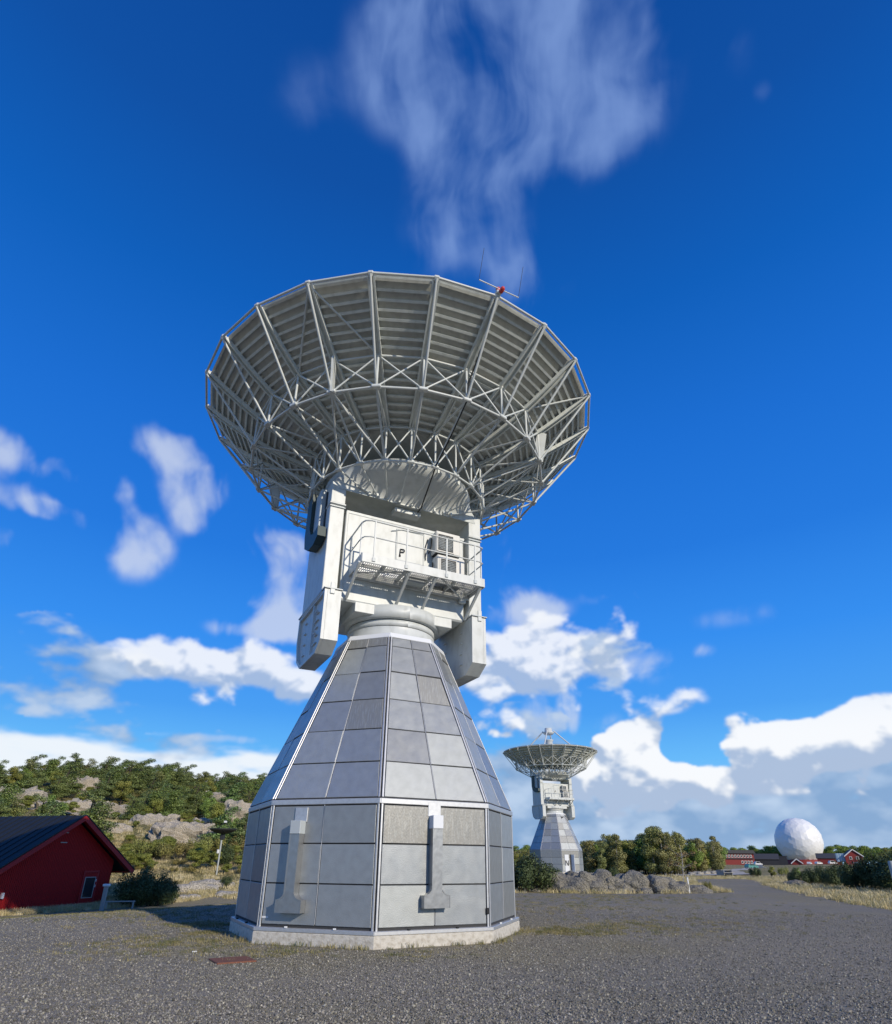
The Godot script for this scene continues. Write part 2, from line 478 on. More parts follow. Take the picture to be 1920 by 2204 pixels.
			if bk > 0.02:
				var n := n2.get_noise_3d(d.x, d.y * 2.0, d.z)
				var f := np.get_noise_3d(d.x * 1.4, d.y * 2.4, d.z * 1.4)
				var a := smoothstep(0.2, 0.85, minf(bk, 1.3) + n * 1.2) * 0.9
				var t := clampf(n * 1.3 - f * 0.8 - 0.05, 0.0, 1.0)
				c = c.lerp(Color(0.25, 0.39, 0.62).lerp(Color(0.52, 0.64, 0.82), t), a)
			if hp > 0.02:
				var wp := nw.get_noise_3dv(d * 2.0) * 0.02
				var q := Vector3(d.x + wp, d.y * 1.5 + wp, d.z - wp)
				var off := Vector3(0.010, 0.020, 0.004)
				var n := n2.get_noise_3dv(q)
				var nn := n2.get_noise_3dv(q + off)
				var pf := -np.get_noise_3dv(q)
				var pn := -np.get_noise_3dv(q + off)
				var up: float = heap[maxi(0, y - 9) * w + x] + bank[maxi(0, y - 9) * w + x] * 0.4
				var low := 1.0 - smoothstep(0.16, 0.24, el)
				var e := minf(hp, 1.5) + n * 1.5 + (pf - 0.55) * 0.55
				var a := smoothstep(0.36, lerpf(1.05, 0.58, low), e) * lerpf(0.85, 0.98, low) * smoothstep(0.02, 0.25, hp)
				var lit := clampf(0.60 + (hp - up) * 1.1 + (n - nn) * 2.6 + (pf - pn) * 2.4 + (pf - 0.6) * 0.9, 0.0, 1.0)
				c = c.lerp(Color(0.42, 0.53, 0.72).lerp(Color(0.95, 0.97, 1.0), lit), a)
			img.set_pixel(x, y, c)
	return ImageTexture.create_from_image(img)

# ---------------------------------------------------------------- terrain
func sst(a: float, b: float, x: float) -> float:
	return smoothstep(a, b, x)

var hill_noise: FastNoiseLite
func height(x: float, z: float) -> float:
	var d := sqrt(x * x + z * z)
	var az := rad_to_deg(atan2(x, -z))
	var y := 0.0
	var dip := (x + 4.0) * -0.85 + (z + 18.0) * -0.53
	y -= 1.25 * sst(5.0, 28.0, dip) * (1.0 - sst(48.0, 62.0, d) * 0.4)
	if z < -30.0:
		var w := 1.0 - sst(-13.0, 3.0, az)
		if w > 0.0:
			var hp := 0.0
			var pts := [[50.0, 0.0], [56.0, 0.5], [64.0, 1.9], [80.0, 4.6], [100.0, 8.0], [120.0, 11.6], [135.0, 14.2], [150.0, 15.0], [190.0, 12.5], [260.0, 8.0], [400.0, 4.0]]
			for i in pts.size() - 1:
				if d >= pts[i][0] and d < pts[i + 1][0]:
					hp = lerpf(pts[i][1], pts[i + 1][1], (d - pts[i][0]) / (pts[i + 1][0] - pts[i][0]))
			if d >= 400.0: hp = 4.0
			hp += hill_noise.get_noise_2d(x, z) * 2.2 * sst(66.0, 100.0, d)
			y += hp * (0.06 + 0.94 * w)
		if az > -2.0:
			y += sst(110.0, 460.0, d) * 1.5
			y += hill_noise.get_noise_2d(x * 0.7, z * 0.7) * 0.5 * sst(70.0, 130.0, d)
	return y

func yard_mask(p: Vector2) -> bool:
	return Geometry2D.is_point_in_polygon(p, yard)

func make_ground() -> void:
	hill_noise = noise(7, 0.03, 4)
	var edge := noise(8, 0.35, 3)
	# outline of the gravel yard with the road that leaves it (x, z)
	var o := [[17.0, -26.3], [19.4, -35.0], [21.6, -42.6], [26.0, -55.0], [33.0, -72.0], [33.5, -76.5], [29.0, -76.0], [25.0, -69.0], [21.5, -58.0], [18.6, -46.5], [17.2, -41.2], [14.0, -39.3], [9.0, -38.3], [4.0, -38.6], [-2.0, -42.0], [-9.0, -48.0], [-16.5, -50.0], [-19.6, -45.5], [-21.5, -41.5], [-23.6, -36.0], [-28.0, -30.0], [-34.0, -14.0], [-32.0, 14.0], [0.0, 24.0], [26.0, 14.0], [22.0, -4.0], [17.6, -17.0]]
	yard = PackedVector2Array()
	for i in o.size():
		var a := Vector2(o[i][0], o[i][1])
		var b := Vector2(o[(i + 1) % o.size()][0], o[(i + 1) % o.size()][1])
		var k := maxi(1, int(a.distance_to(b) / 0.45))
		for j in k:
			var p := a.lerp(b, float(j) / k)
			var nrm := (b - a).orthogonal().normalized()
			yard.append(p + nrm * (edge.get_noise_2dv(p) * 0.5 + edge.get_noise_2dv(p * 4.0) * 0.18))
	# ground sheet to the horizon
	var xs := []
	var zs := []
	var x := -900.0
	while x < 900.0:
		xs.append(x)
		x += 1.0 if absf(x) < 30.0 else 2.0 if absf(x) < 90.0 else 6.0 if absf(x) < 200.0 else 50.0
	var z := 60.0
	while z > -1500.0:
		zs.append(z)
		z -= 1.0 if z < 12.0 and z > -62.0 else 2.0 if z > -150.0 else 6.0 if z > -240.0 else 25.0 if z > -600.0 else 80.0
	var s := begin(true)
	var tone := noise(9, 0.045, 4)
	var col := PackedColorArray()
	var pos := PackedVector3Array()
	for zz in zs:
		for xx in xs:
			var p := Vector2(xx, zz)
			var y := height(xx, zz)
			if absf(xx) < 40.0 and zz > -80.0 and yard_mask(p): y -= 0.07
			pos.append(Vector3(xx, y, zz))
			var t := tone.get_noise_2d(xx, zz)
			var d := p.length()
			var c := Color(0.95, 0.9, 0.78)
			c = c.lerp(Color(0.55, 0.60, 0.40), clampf(t * 1.6 + 0.25, 0.0, 0.9))
			if d > 66.0 and xx < 8.0: c = c.lerp(Color(0.55, 0.58, 0.38), 0.6)
			col.append(c)
	var nx := xs.size()
	for j in zs.size() - 1:
		for i in nx - 1:
			for q in [j * nx + i, (j + 1) * nx + i, (j + 1) * nx + i + 1, j * nx + i, (j + 1) * nx + i + 1, j * nx + i + 1]:
				s.set_color(col[q])
				s.add_vertex(pos[q])
	s.index()
	s.generate_normals()
	struct(put("ground", s.commit(), M.heath, self), "straw coloured heath around the gravel yard")
	# gravel sheet
	var pts := PackedVector2Array(yard)
	for gz in range(-75, 22):
		for gx in range(-33, 35):
			var p := Vector2(gx + 0.3 * sin(gz * 1.7), gz + 0.3 * sin(gx * 2.3))
			if yard_mask(p): pts.append(p)
	var ix := Geometry2D.triangulate_delaunay(pts)
	s = begin(true)
	var patch := noise(10, 0.10, 4)
	var cols := []
	for p in pts:
		var t := patch.get_noise_2dv(p)
		var c := Color(0.80, 0.80, 0.81).lerp(Color(1.0, 0.98, 0.95), clampf(t + 0.5, 0.0, 1.0))
		# thin moss and straw grown over the gravel round the foundation and in front of the shed
		var near := 1.0 - sst(5.0, 8.5, Vector2(p.x - TEL.x - 1.0, (p.y - TEL.z) * 1.0).length())
		var lft := sst(12.0, 22.0, -p.x) * (1.0 - sst(-36.0, -26.0, p.y)) * 0.7 + sst(-20.0, -34.0, p.y) * 0.35
		var moss := clampf(maxf(near * 0.5, lft) * 1.2 + patch.get_noise_2dv(p * 3.0) * 0.9 - 0.15, 0.0, 0.8)
		cols.append(c.lerp(Color(0.98, 0.92, 0.60), moss))
	for t in range(0, ix.size(), 3):
		var a := pts[ix[t]]
		var b := pts[ix[t + 1]]
		var c := pts[ix[t + 2]]
		if not yard_mask((a + b + c) / 3.0): continue
		var order := [0, 1, 2] if (b - a).cross(c - a) > 0.0 else [0, 2, 1]
		for k in order:
			var p := pts[ix[t + k]]
			s.set_color(cols[ix[t + k]])
			s.add_vertex(Vector3(p.x, height(p.x, p.y) + 0.02, p.y))
	s.index()
	s.generate_normals()
	struct(put("gravel_yard", s.commit(), M.gravel, self), "dark grey gravel yard and the road that leaves it")

func gnd(x: float, z: float) -> float:
	return height(x, z) + (0.02 if yard_mask(Vector2(x, z)) else 0.0)

func polar(az: float, d: float) -> Vector3:
	var a := deg_to_rad(az)
	var x := sin(a) * d
	var z := -cos(a) * d
	return Vector3(x, gnd(x, z), z)

# ---------------------------------------------------------------- telescope
# pedestal figures: corner radius and height of the knee, of the top joint, of the foot
const RL := 3.478
const Y0 := 0.266
const YK := 2.84
const RT := 1.736
const YT := 6.8625
const C8 := 0.92388
const S8 := 0.382683

func panel_mesh(row: int, side: int) -> ArrayMesh:
	var key := "panel%d_%d" % [row, side]
	if shapes.has(key): return shapes[key]
	var g := 0.012
	var edge := 0.075
	var b0: float
	var b1: float
	var y0: float
	var y1: float
	if row < 3:
		b0 = RL * S8; b1 = b0
		y0 = Y0 + 0.10 + (YK - 0.14 - Y0 - 0.10) * row / 3.0
		y1 = Y0 + 0.10 + (YK - 0.14 - Y0 - 0.10) * (row + 1) / 3.0
	else:
		var sl := Vector2((RL - RT) * C8, YT - YK).length()
		var r := row - 3
		y0 = sl * r / 5.0
		y1 = sl * (r + 1) / 5.0 if r < 5 else sl + 0.34
		b0 = lerpf(RL, RT, y0 / sl) * S8
		b1 = lerpf(RL, RT, y1 / sl) * S8
	var bl := Vector2(g, y0 + g)
	var br := Vector2(b0 - edge, y0 + g)
	var tr := Vector2(b1 - edge, y1 - g)
	var tl := Vector2(g, y1 - g)
	if side < 0:
		shapes[key] = sheet(Vector2(-br.x, br.y), Vector2(-bl.x, bl.y), Vector2(-tl.x, tl.y), Vector2(-tr.x, tr.y), 0.0, 0.022, 0.007)
	else:
		shapes[key] = sheet(bl, br, tr, tl, 0.0, 0.022, 0.007)
	return shapes[key]

func face_frame(j: int, upper: bool) -> Transform3D:
	var a := (j + 0.5) * PI / 4.0
	var nrm := Vector3(sin(a), 0, cos(a))
	var tng := Vector3(cos(a), 0, -sin(a))
	if not upper:
		return Transform3D(Basis(tng, Vector3.UP, nrm), nrm * RL * C8)
	var up := (Vector3.UP * (YT - YK) - nrm * (RL - RT) * C8).normalized()
	return Transform3D(Basis(tng, up, tng.cross(up)), nrm * RL * C8 + Vector3.UP * YK)

func make_duct(p: Node3D, j: int, x: float, yb: float, yt: float, turned: bool) -> void:
	# sheet-metal ventilation duct: slim shaft flaring to a wide mouth, cap and flashing on top
	var half := 0.115
	var foot := 0.30
	var poly := PackedVector2Array()
	poly.append(Vector2(-foot, yb)); poly.append(Vector2(foot, yb)); poly.append(Vector2(foot, yb + 0.235))
	for i in 9:
		var a := PI / 2 * i / 8.0
		poly.append(Vector2(foot - 0.02 - (foot - 0.02 - half) * sin(a), yb + 0.235 + 0.13 * (1.0 - cos(a)) + 0.02 * i / 8.0))
	poly.append(Vector2(half, yt)); poly.append(Vector2(-half, yt))
	for i in 9:
		var a := PI / 2 * (8 - i) / 8.0
		poly.append(Vector2(-foot + 0.02 + (foot - 0.02 - half) * sin(a), yb + 0.235 + 0.13 * (1.0 - cos(a)) + 0.02 * (8 - i) / 8.0))
	poly.append(Vector2(-foot, yb + 0.235))
	var s := begin()
	prism(s, poly, 0.03, 0.235)
	# folded lips of the outline
	var n := poly.size()
	for i in range(2, n):
		if i == 11 or i == 12: continue
		var a := poly[i - 1]
		var b := poly[i]
		var d := (b - a)
		if d.length() < 0.02: continue
		var m := (a + b) / 2
		var bs := Basis(Vector3(d.x, d.y, 0).normalized(), Vector3(-d.y, d.x, 0).normalized(), Vector3.BACK)
		bx(s, Vector3(m.x, m.y, 0.236), Vector3(d.length(), 0.022, 0.012), 0.0, bs)
	var f := face_frame(j, false)
	var o := put("ventilation_duct", done(s), M.duct, p, f * Transform3D(Basis.IDENTITY, Vector3(x, 0, 0)))
	box("cap", Vector3(0, yt + 0.135, 0.135), Vector3(0.25, 0.27, 0.235), M.cover if turned else M.plate, o, 0.008)
	box("flashing", Vector3(0, yt + 0.40, 0.035), Vector3(0.31, 0.30, 0.03), M.alu_trim, o, 0.005)

func make_pedestal(t: Node3D, phi: float, near: bool) -> Node3D:
	var s := begin()
	octa(s, [Vector2(RL - 0.004, Y0 - 0.2), Vector2(RL - 0.004, YK), Vector2(RT - 0.136, YT + 0.315), Vector2(RT - 0.2, YT + 0.33), Vector2(0.0, YT + 0.33)])
	var p := put("pedestal", done(s), M.gap, t, turn_y(phi))
	var sl := Vector2((RL - RT) * C8, YT - YK).length()
	for j in 8:
		var lo := face_frame(j, false)
		var up := face_frame(j, true)
		for row in 9:
			for side in [-1, 1]:
				var k := rng.randi_range(0, 4)
				if row == 2 and (j == 0): k = 5
				elif row < 3 and j == 7: k = [0, 0, 2][row]
				elif row == 3 and j == 0: k = 4
				var f := lo if row < 3 else up
				var tilt := Basis(Vector3.RIGHT, rng.randf_range(-0.007, 0.007)) * Basis(Vector3.UP, rng.randf_range(-0.007, 0.007))
				var c := Vector3(side * 0.6, 0, 0.0)
				put("panel", panel_mesh(row, side), M.alu[k], p, f * Transform3D(tilt, c - tilt * c + Vector3(0, 0, 0.004)))
		# strips along the ridges, battens in the middle, band at the knee
		var e := RL * S8
		var hl := YK - 0.12 - Y0
		for sd in [-1.0, 1.0]:
			put("corner_strip", box_mesh(Vector3(0.045, hl, 0.026), 0.006), M.alu_trim, p, lo * Transform3D(Basis.IDENTITY, Vector3(sd * (e - 0.034), Y0 + hl / 2, 0.022)))
			var a := Vector3(sd * (e - 0.034), 0.0, 0.022)
			var b := Vector3(sd * (lerpf(RL, RT, (sl + 0.34) / sl) * S8 - 0.034), sl + 0.34, 0.022)
			var d := b - a
			var bs := Basis(Vector3(d.y, -d.x, 0).normalized(), d.normalized(), Vector3.BACK)
			put("corner_strip", box_mesh(Vector3(0.045, d.length(), 0.026), 0.006), M.alu_trim, p, up * Transform3D(bs, (a + b) / 2))
		put("batten", box_mesh(Vector3(0.012, hl - 0.1, 0.012), 0.003), M.alu_trim, p, lo * Transform3D(Basis.IDENTITY, Vector3(0, Y0 + 0.08 + hl / 2, 0.026)))
		put("batten", box_mesh(Vector3(0.012, sl + 0.3, 0.012), 0.003), M.alu_trim, p, up * Transform3D(Basis.IDENTITY, Vector3(0, sl / 2 + 0.17, 0.026)))
		put("knee_band", box_mesh(Vector3(2 * e + 0.03, 0.115, 0.05), 0.012), M.alu_trim, p, lo * Transform3D(Basis.IDENTITY, Vector3(0, YK - 0.068, 0.022)))
		put("cap_strip", box_mesh(Vector3(2.0 * 1.60 * S8 + 0.02, 0.16, 0.05), 0.01), M.plate, p, up * Transform3D(Basis.IDENTITY, Vector3(0, sl + 0.38, 0.02)))
		# drip flashing over the foundation
		put("flashing", box_mesh(Vector3(2 * e + 0.10, 0.075, 0.15), 0.01), M.alu_trim, p, lo * Transform3D(Basis.IDENTITY, Vector3(0, Y0 + 0.02, 0.04)))
		for q in [-0.62, 0.5]:
			put("cleat", box_mesh(Vector3(0.06, 0.03, 0.05), 0.004), M.plate if j % 2 else M.dark, p, lo * Transform3D(Basis(Vector3.UP, 0.3), Vector3(q, Y0 + 0.072, 0.10)))
	var fs := begin()
	octa(fs, [Vector2(3.60, -0.3), Vector2(3.60, Y0 - 0.035), Vector2(3.58, Y0 - 0.02), Vector2(0.0, Y0 - 0.02)])
	var fo := put("foundation", done(fs), M.concrete, t, turn_y(phi))
	if near:
		make_duct(p, -1, -0.555, 0.60, 2.11, true)
		make_duct(p, 0, -0.05, 0.71, 2.24, false)
		var lo := face_frame(-1, false)
		put("name_plate", box_mesh(Vector3(0.155, 0.035, 0.006), 0.001), M.house_white, p, lo * Transform3D(Basis.IDENTITY, Vector3(-1.18, 0.50, 0.032)))
		lo = face_frame(0, false)
		put("socket_box", box_mesh(Vector3(0.06, 0.12, 0.05), 0.008), M.black, p, lo * Transform3D(Basis.IDENTITY, Vector3(1.27, 0.62, 0.05)))
	else:
		var lo := face_frame(0, false)
		# doorway standing open and the letter beside it
		var d := put("door", box_mesh(Vector3(0.62, 2.0, 0.05), 0.01), M.plate, p, lo * Transform3D(Basis(Vector3.UP, 0.0), Vector3(-0.62, 1.25, 0.045)))
		put("doorway", box_mesh(Vector3(0.22, 2.05, 0.03), 0.0), M.black, p, lo * Transform3D(Basis.IDENTITY, Vector3(-0.02, 1.25, 0.03)))
		put("door_leaf", box_mesh(Vector3(0.05, 2.05, 0.55), 0.01), M.plate, p, lo * Transform3D(Basis(Vector3.UP, 0.25), Vector3(0.13, 1.25, 0.27)))
		var tm := TextMesh.new()
		var sf := SystemFont.new()
		sf.font_names = PackedStringArray(["Droid Sans"])
		sf.font_weight = 700
		tm.font = sf
		tm.text = "N"
		tm.font_size = 64
		tm.pixel_size = 0.0132
		tm.depth = 0.01
		put("letter", tm, M.black, d, Transform3D(Basis.IDENTITY, Vector3(-0.02, 0.02, 0.036)))
	return p

func skin_y(r: float) -> float:
	return 13.25 + (r - 0.74) * (r - 0.74) / 14.8

func ring_pt(k: float, r: float, y: float) -> Vector3:
	var a := k * PI / 12.0
	return Vector3(sin(a) * r, y, cos(a) * r)

func skin_mesh(r0: float, r1: float) -> ArrayMesh:
	var key := "skin%f" % r0
	if shapes.has(key): return shapes[key]
	var s := begin()
	var n := 4
	var g := 0.008
	for i in n:
		var ra := lerpf(r0, r1, float(i) / n)
		var rb := lerpf(r0, r1, float(i + 1) / n)
		for th in [0.0, 0.03]:
			var ta := PI / 24 - g / ra
			var tb := PI / 24 - g / rb
			var p := [Vector3(-sin(ta) * ra, skin_y(ra) + th, cos(ta) * ra), Vector3(sin(ta) * ra, skin_y(ra) + th, cos(ta) * ra), Vector3(sin(tb) * rb, skin_y(rb) + th, cos(tb) * rb), Vector3(-sin(tb) * rb, skin_y(rb) + th, cos(tb) * rb)]
			quad(s, p[0], p[1], p[2], p[3])
	shapes[key] = done(s)
	return shapes[key]

func rib_mesh() -> ArrayMesh:
	# open channel hung under the skin on spacer plates, from the inner ring to the rim
	if shapes.has("rib"): return shapes["rib"]
	var s := begin()
	var r0 := 2.6
	var r1 := 6.50
	var n := 18
	for i in n:
		var ra := lerpf(r0, r1, float(i) / n)
		var rb := lerpf(r0, r1, float(i + 1) / n)
		var a := Vector3(0, skin_y(ra) - 0.17, ra)
		var b := Vector3(0, skin_y(rb) - 0.17, rb)
		var d := b - a
		var bs := Basis(Vector3.RIGHT, Vector3.RIGHT.cross(d.normalized()) * -1.0, d.normalized())
		for sd in [-1.0, 1.0]:
			bx(s, (a + b) / 2 + Vector3(sd * 0.075, 0, 0), Vector3(0.045, 0.12, d.length() + 0.012), 0.0, bs)
		bx(s, (a + b) / 2 + bs.y * 0.03 * signf(bs.y.y), Vector3(0.11, 0.02, d.length() + 0.012), 0.0, bs)
		if i % 2 == 0:
			bx(s, (a + b) / 2 + Vector3(0, 0.10, 0), Vector3(0.17, 0.12, 0.09), 0.0, bs)
	shapes["rib"] = done(s)
	return shapes["rib"]

func stiffener_mesh(r: float) -> ArrayMesh:
	var key := "stiff%f" % r
	if shapes.has(key): return shapes[key]
	var s := begin()
	var half := r * tan(PI / 24) - 0.10
	var y := skin_y(r)
	var zc := r * cos(PI / 24) + 0.02
	var slope := Vector2(1.0, (r - 0.74) / 7.4).normalized()
	var b := Basis(Vector3.RIGHT, Vector3(0, slope.x, -slope.y), Vector3(0, slope.y, slope.x))
	var o := Vector3(0, y, zc)
	bx(s, o + b * Vector3(0, -0.038, 0), Vector3(2 * half, 0.075, 0.012), 0.0, b)
	bx(s, o + b * Vector3(0, -0.078, -0.030), Vector3(2 * half, 0.012, 0.072), 0.0, b)
	shapes[key] = done(s)
	return shapes[key]

func make_reflector(t: Node3D, psi: float, near: bool) -> void:
	var s := begin(true)
	var prof := []
	for i in 12:
		var r := lerpf(0.6, 2.6, i / 11.0)
		prof.append(Vector2(r, skin_y(r)))
	for i in 12:
		var r := lerpf(2.6, 0.6, i / 11.0)
		prof.append(Vector2(r, skin_y(r) + 0.04))
	lathe(s, prof, 48)
	var d := put("reflector", done(s), M.skin, t, turn_y(psi))
	for k in 24:
		var q := turn_y((k + 0.5) * PI / 12)
		put("panel", skin_mesh(2.6, 4.80), M.skin, d, q)
		put("panel", skin_mesh(4.80, 6.45), M.skin, d, q)
	for k in 24:
		put("rib", rib_mesh(), M.rib, d, turn_y(k * PI / 12))
	var outer := 8 if near else 5
	var inner := 4 if near else 2
	for k in 24:
		var q := turn_y((k + 0.5) * PI / 12)
		for i in outer:
			put("stiffener", stiffener_mesh(lerpf(5.0, 6.40, float(i) / (outer - 1))), M.rib, d, q)
		for i in inner:
			put("stiffener", stiffener_mesh(4.62 - i * 0.21), M.rib, d, q)
	if near:
		var is_ := begin()
		for k in 24:
			var q := turn_y((k + 0.5) * PI / 12)
			for r in [3.74, 3.5, 3.26, 3.02, 2.8]:
				is_.append_from(stiffener_mesh(r), 0, q)
		var st_ := put("inner_stiffeners", is_.commit(), M.rib, d)
		tag(st_, "", "", "", "stuff")
	# truss: rim, middle ring (two chords), inner ring (two chords)
	var yu := 14.25
	var yl := 13.13
	var rm := 4.845
	var ri := 2.88
	var iu := 13.36
	var il := 12.13
	for k in 24:
		var rim := ring_pt(k, 6.6, 15.35)
		var mu := ring_pt(k, rm, yu)
		var ml := ring_pt(k, rm, yl)
		var nu := ring_pt(k, ri, iu)
		var nl := ring_pt(k, ri, il)
		rod("rim_tube", rim, ring_pt(k + 1, 6.6, 15.35), 0.036, M.truss, d)
		rod("strut", rim + Vector3(0, -0.03, 0), ml, 0.035, M.truss, d)
		rod("chord", mu, ring_pt(k + 1, rm, yu), 0.033, M.truss, d)
		rod("chord", ml, ring_pt(k + 1, rm, yl), 0.036, M.truss, d)
		rod("post", mu, ml, 0.034, M.truss, d)
		rod("brace", mu, ring_pt(k + 1, rm, yl), 0.026, M.truss, d)
		rod("brace", ml, ring_pt(k + 1, rm, yu), 0.026, M.truss, d)
		rod("strut", ml, nl, 0.033, M.truss, d)
		rod("tie", ml, nu, 0.03, M.truss, d)
		rod("chord", nu, ring_pt(k + 1, ri, iu), 0.03, M.truss, d)
		rod("chord", nl, ring_pt(k + 1, ri, il), 0.034, M.truss, d)
		rod("post", nu, nl, 0.03, M.truss, d)
		rod("brace", nu, ring_pt(k + 1, ri, il), 0.025, M.truss, d)
		rod("brace", nl, ring_pt(k + 1, ri, iu), 0.025, M.truss, d)
		var q := turn_y(k * PI / 12)
		put("rim_joint", box_mesh(Vector3(0.17, 0.14, 0.16), 0.035), M.truss, d, q * Transform3D(Basis(Vector3.RIGHT, -0.7), Vector3(0, 15.36, 6.56)))
		put("joint_plate", box_mesh(Vector3(0.26, 0.10, 0.15), 0.02), M.truss, d, q * Transform3D(Basis.IDENTITY, Vector3(0, yl, rm)))
		put("joint_plate", box_mesh(Vector3(0.16, 0.12, 0.12), 0.02), M.truss, d, q * Transform3D(Basis.IDENTITY, Vector3(0, yu, rm)))
		put("joint_plate", box_mesh(Vector3(0.22, 0.09, 0.12), 0.02), M.truss, d, q * Transform3D(Basis.IDENTITY, Vector3(0, il, ri)))
		put("joint_plate", box_mesh(Vector3(0.14, 0.12, 0.12), 0.02), M.truss, d, q * Transform3D(Basis.IDENTITY, Vector3(0, iu, ri)))
		put("hanger", box_mesh(Vector3(0.05, 0.22, 0.05), 0.0), M.truss, d, q * Transform3D(Basis.IDENTITY, Vector3(0, yu + 0.12, rm)))
	# the four legs of the secondary mirror stand over stiffened nodes
	for k in [-1, 5, 11, 17]:
		for e in [-1, 1]:
			rod("brace", ring_pt(k, 6.55, 15.33), ring_pt(k + e, rm, yu), 0.03, M.truss, d)
			rod("brace", ring_pt(k, rm, yl), ring_pt(k + e, ri, il), 0.03, M.truss, d)
		var gs := begin()
		prism(gs, PackedVector2Array([Vector2(-0.10, -0.04), Vector2(0.12, -0.04), Vector2(0.30, 1.05), Vector2(0.02, 1.15), Vector2(-0.10, 0.6)]), -0.03, 0.03, turn_y(k * PI / 12) * Transform3D(Basis(Vector3(0.25, 0, 0.97), Vector3.UP, Vector3(-0.97, 0, 0.25)), Vector3(0, yl, rm - 0.02)))
		put("gusset", done(gs), M.white, d)
		var foot := ring_pt(k, 4.95, skin_y(4.95))
		rod("feed_leg", foot, ring_pt(k, 0.75, 18.35), 0.085, M.white, d)
	s = begin(true)
	lathe(s, [Vector2(0.0, 17.75), Vector2(0.55, 17.85), Vector2(0.78, 18.05), Vector2(0.8, 18.15), Vector2(0.55, 18.3), Vector2(0.5, 18.75), Vector2(0.0, 18.8)], 32)
	put("secondary_mirror", done(s), M.white, d)
	s = begin(true)
	lathe(s, [Vector2(0.75, 13.3), Vector2(0.75, 15.6), Vector2(0.5, 16.2), Vector2(0.5, 16.9), Vector2(0.62, 17.0), Vector2(0.62, 17.1), Vector2(0.0, 17.1)], 32)
	put("feed_cone", done(s), M.white, d)

func hub_mesh() -> ArrayMesh:
	var s := begin(true)
	var seg := 96
	var rings := [[11.69, 0.0], [11.75, 0.0], [11.90, 0.22], [12.07, 0.47], [12.22, 0.74], [12.35, 1.0], [12.54, 1.0]]
	var grid := []
	for r in rings:
		var ring := []
		for i in seg:
			var a := TAU * i / seg
			var dx := sin(a)
			var dz := cos(a)
			var k := minf(2.53 / maxf(absf(dx), 0.0001), 1.14 / maxf(absf(dz), 0.0001))
			var rect := Vector2(dx, dz) * k
			var circ := Vector2(dx, dz) * 2.42
			var p := rect.lerp(circ, r[1])
			ring.append(Vector3(p.x, r[0], p.y))
		grid.append(ring)
	for j in grid.size() - 1:
		for i in seg:
			var i2 := (i + 1) % seg
			quad(s, grid[j][i], grid[j + 1][i], grid[j + 1][i2], grid[j][i2])
	for i in seg:
		tri3(s, Vector3(0, 12.54, 0), grid[-1][i], grid[-1][(i + 1) % seg])
		tri3(s, Vector3(0, 11.69, 0), grid[0][(i + 1) % seg], grid[0][i])
	return done(s)

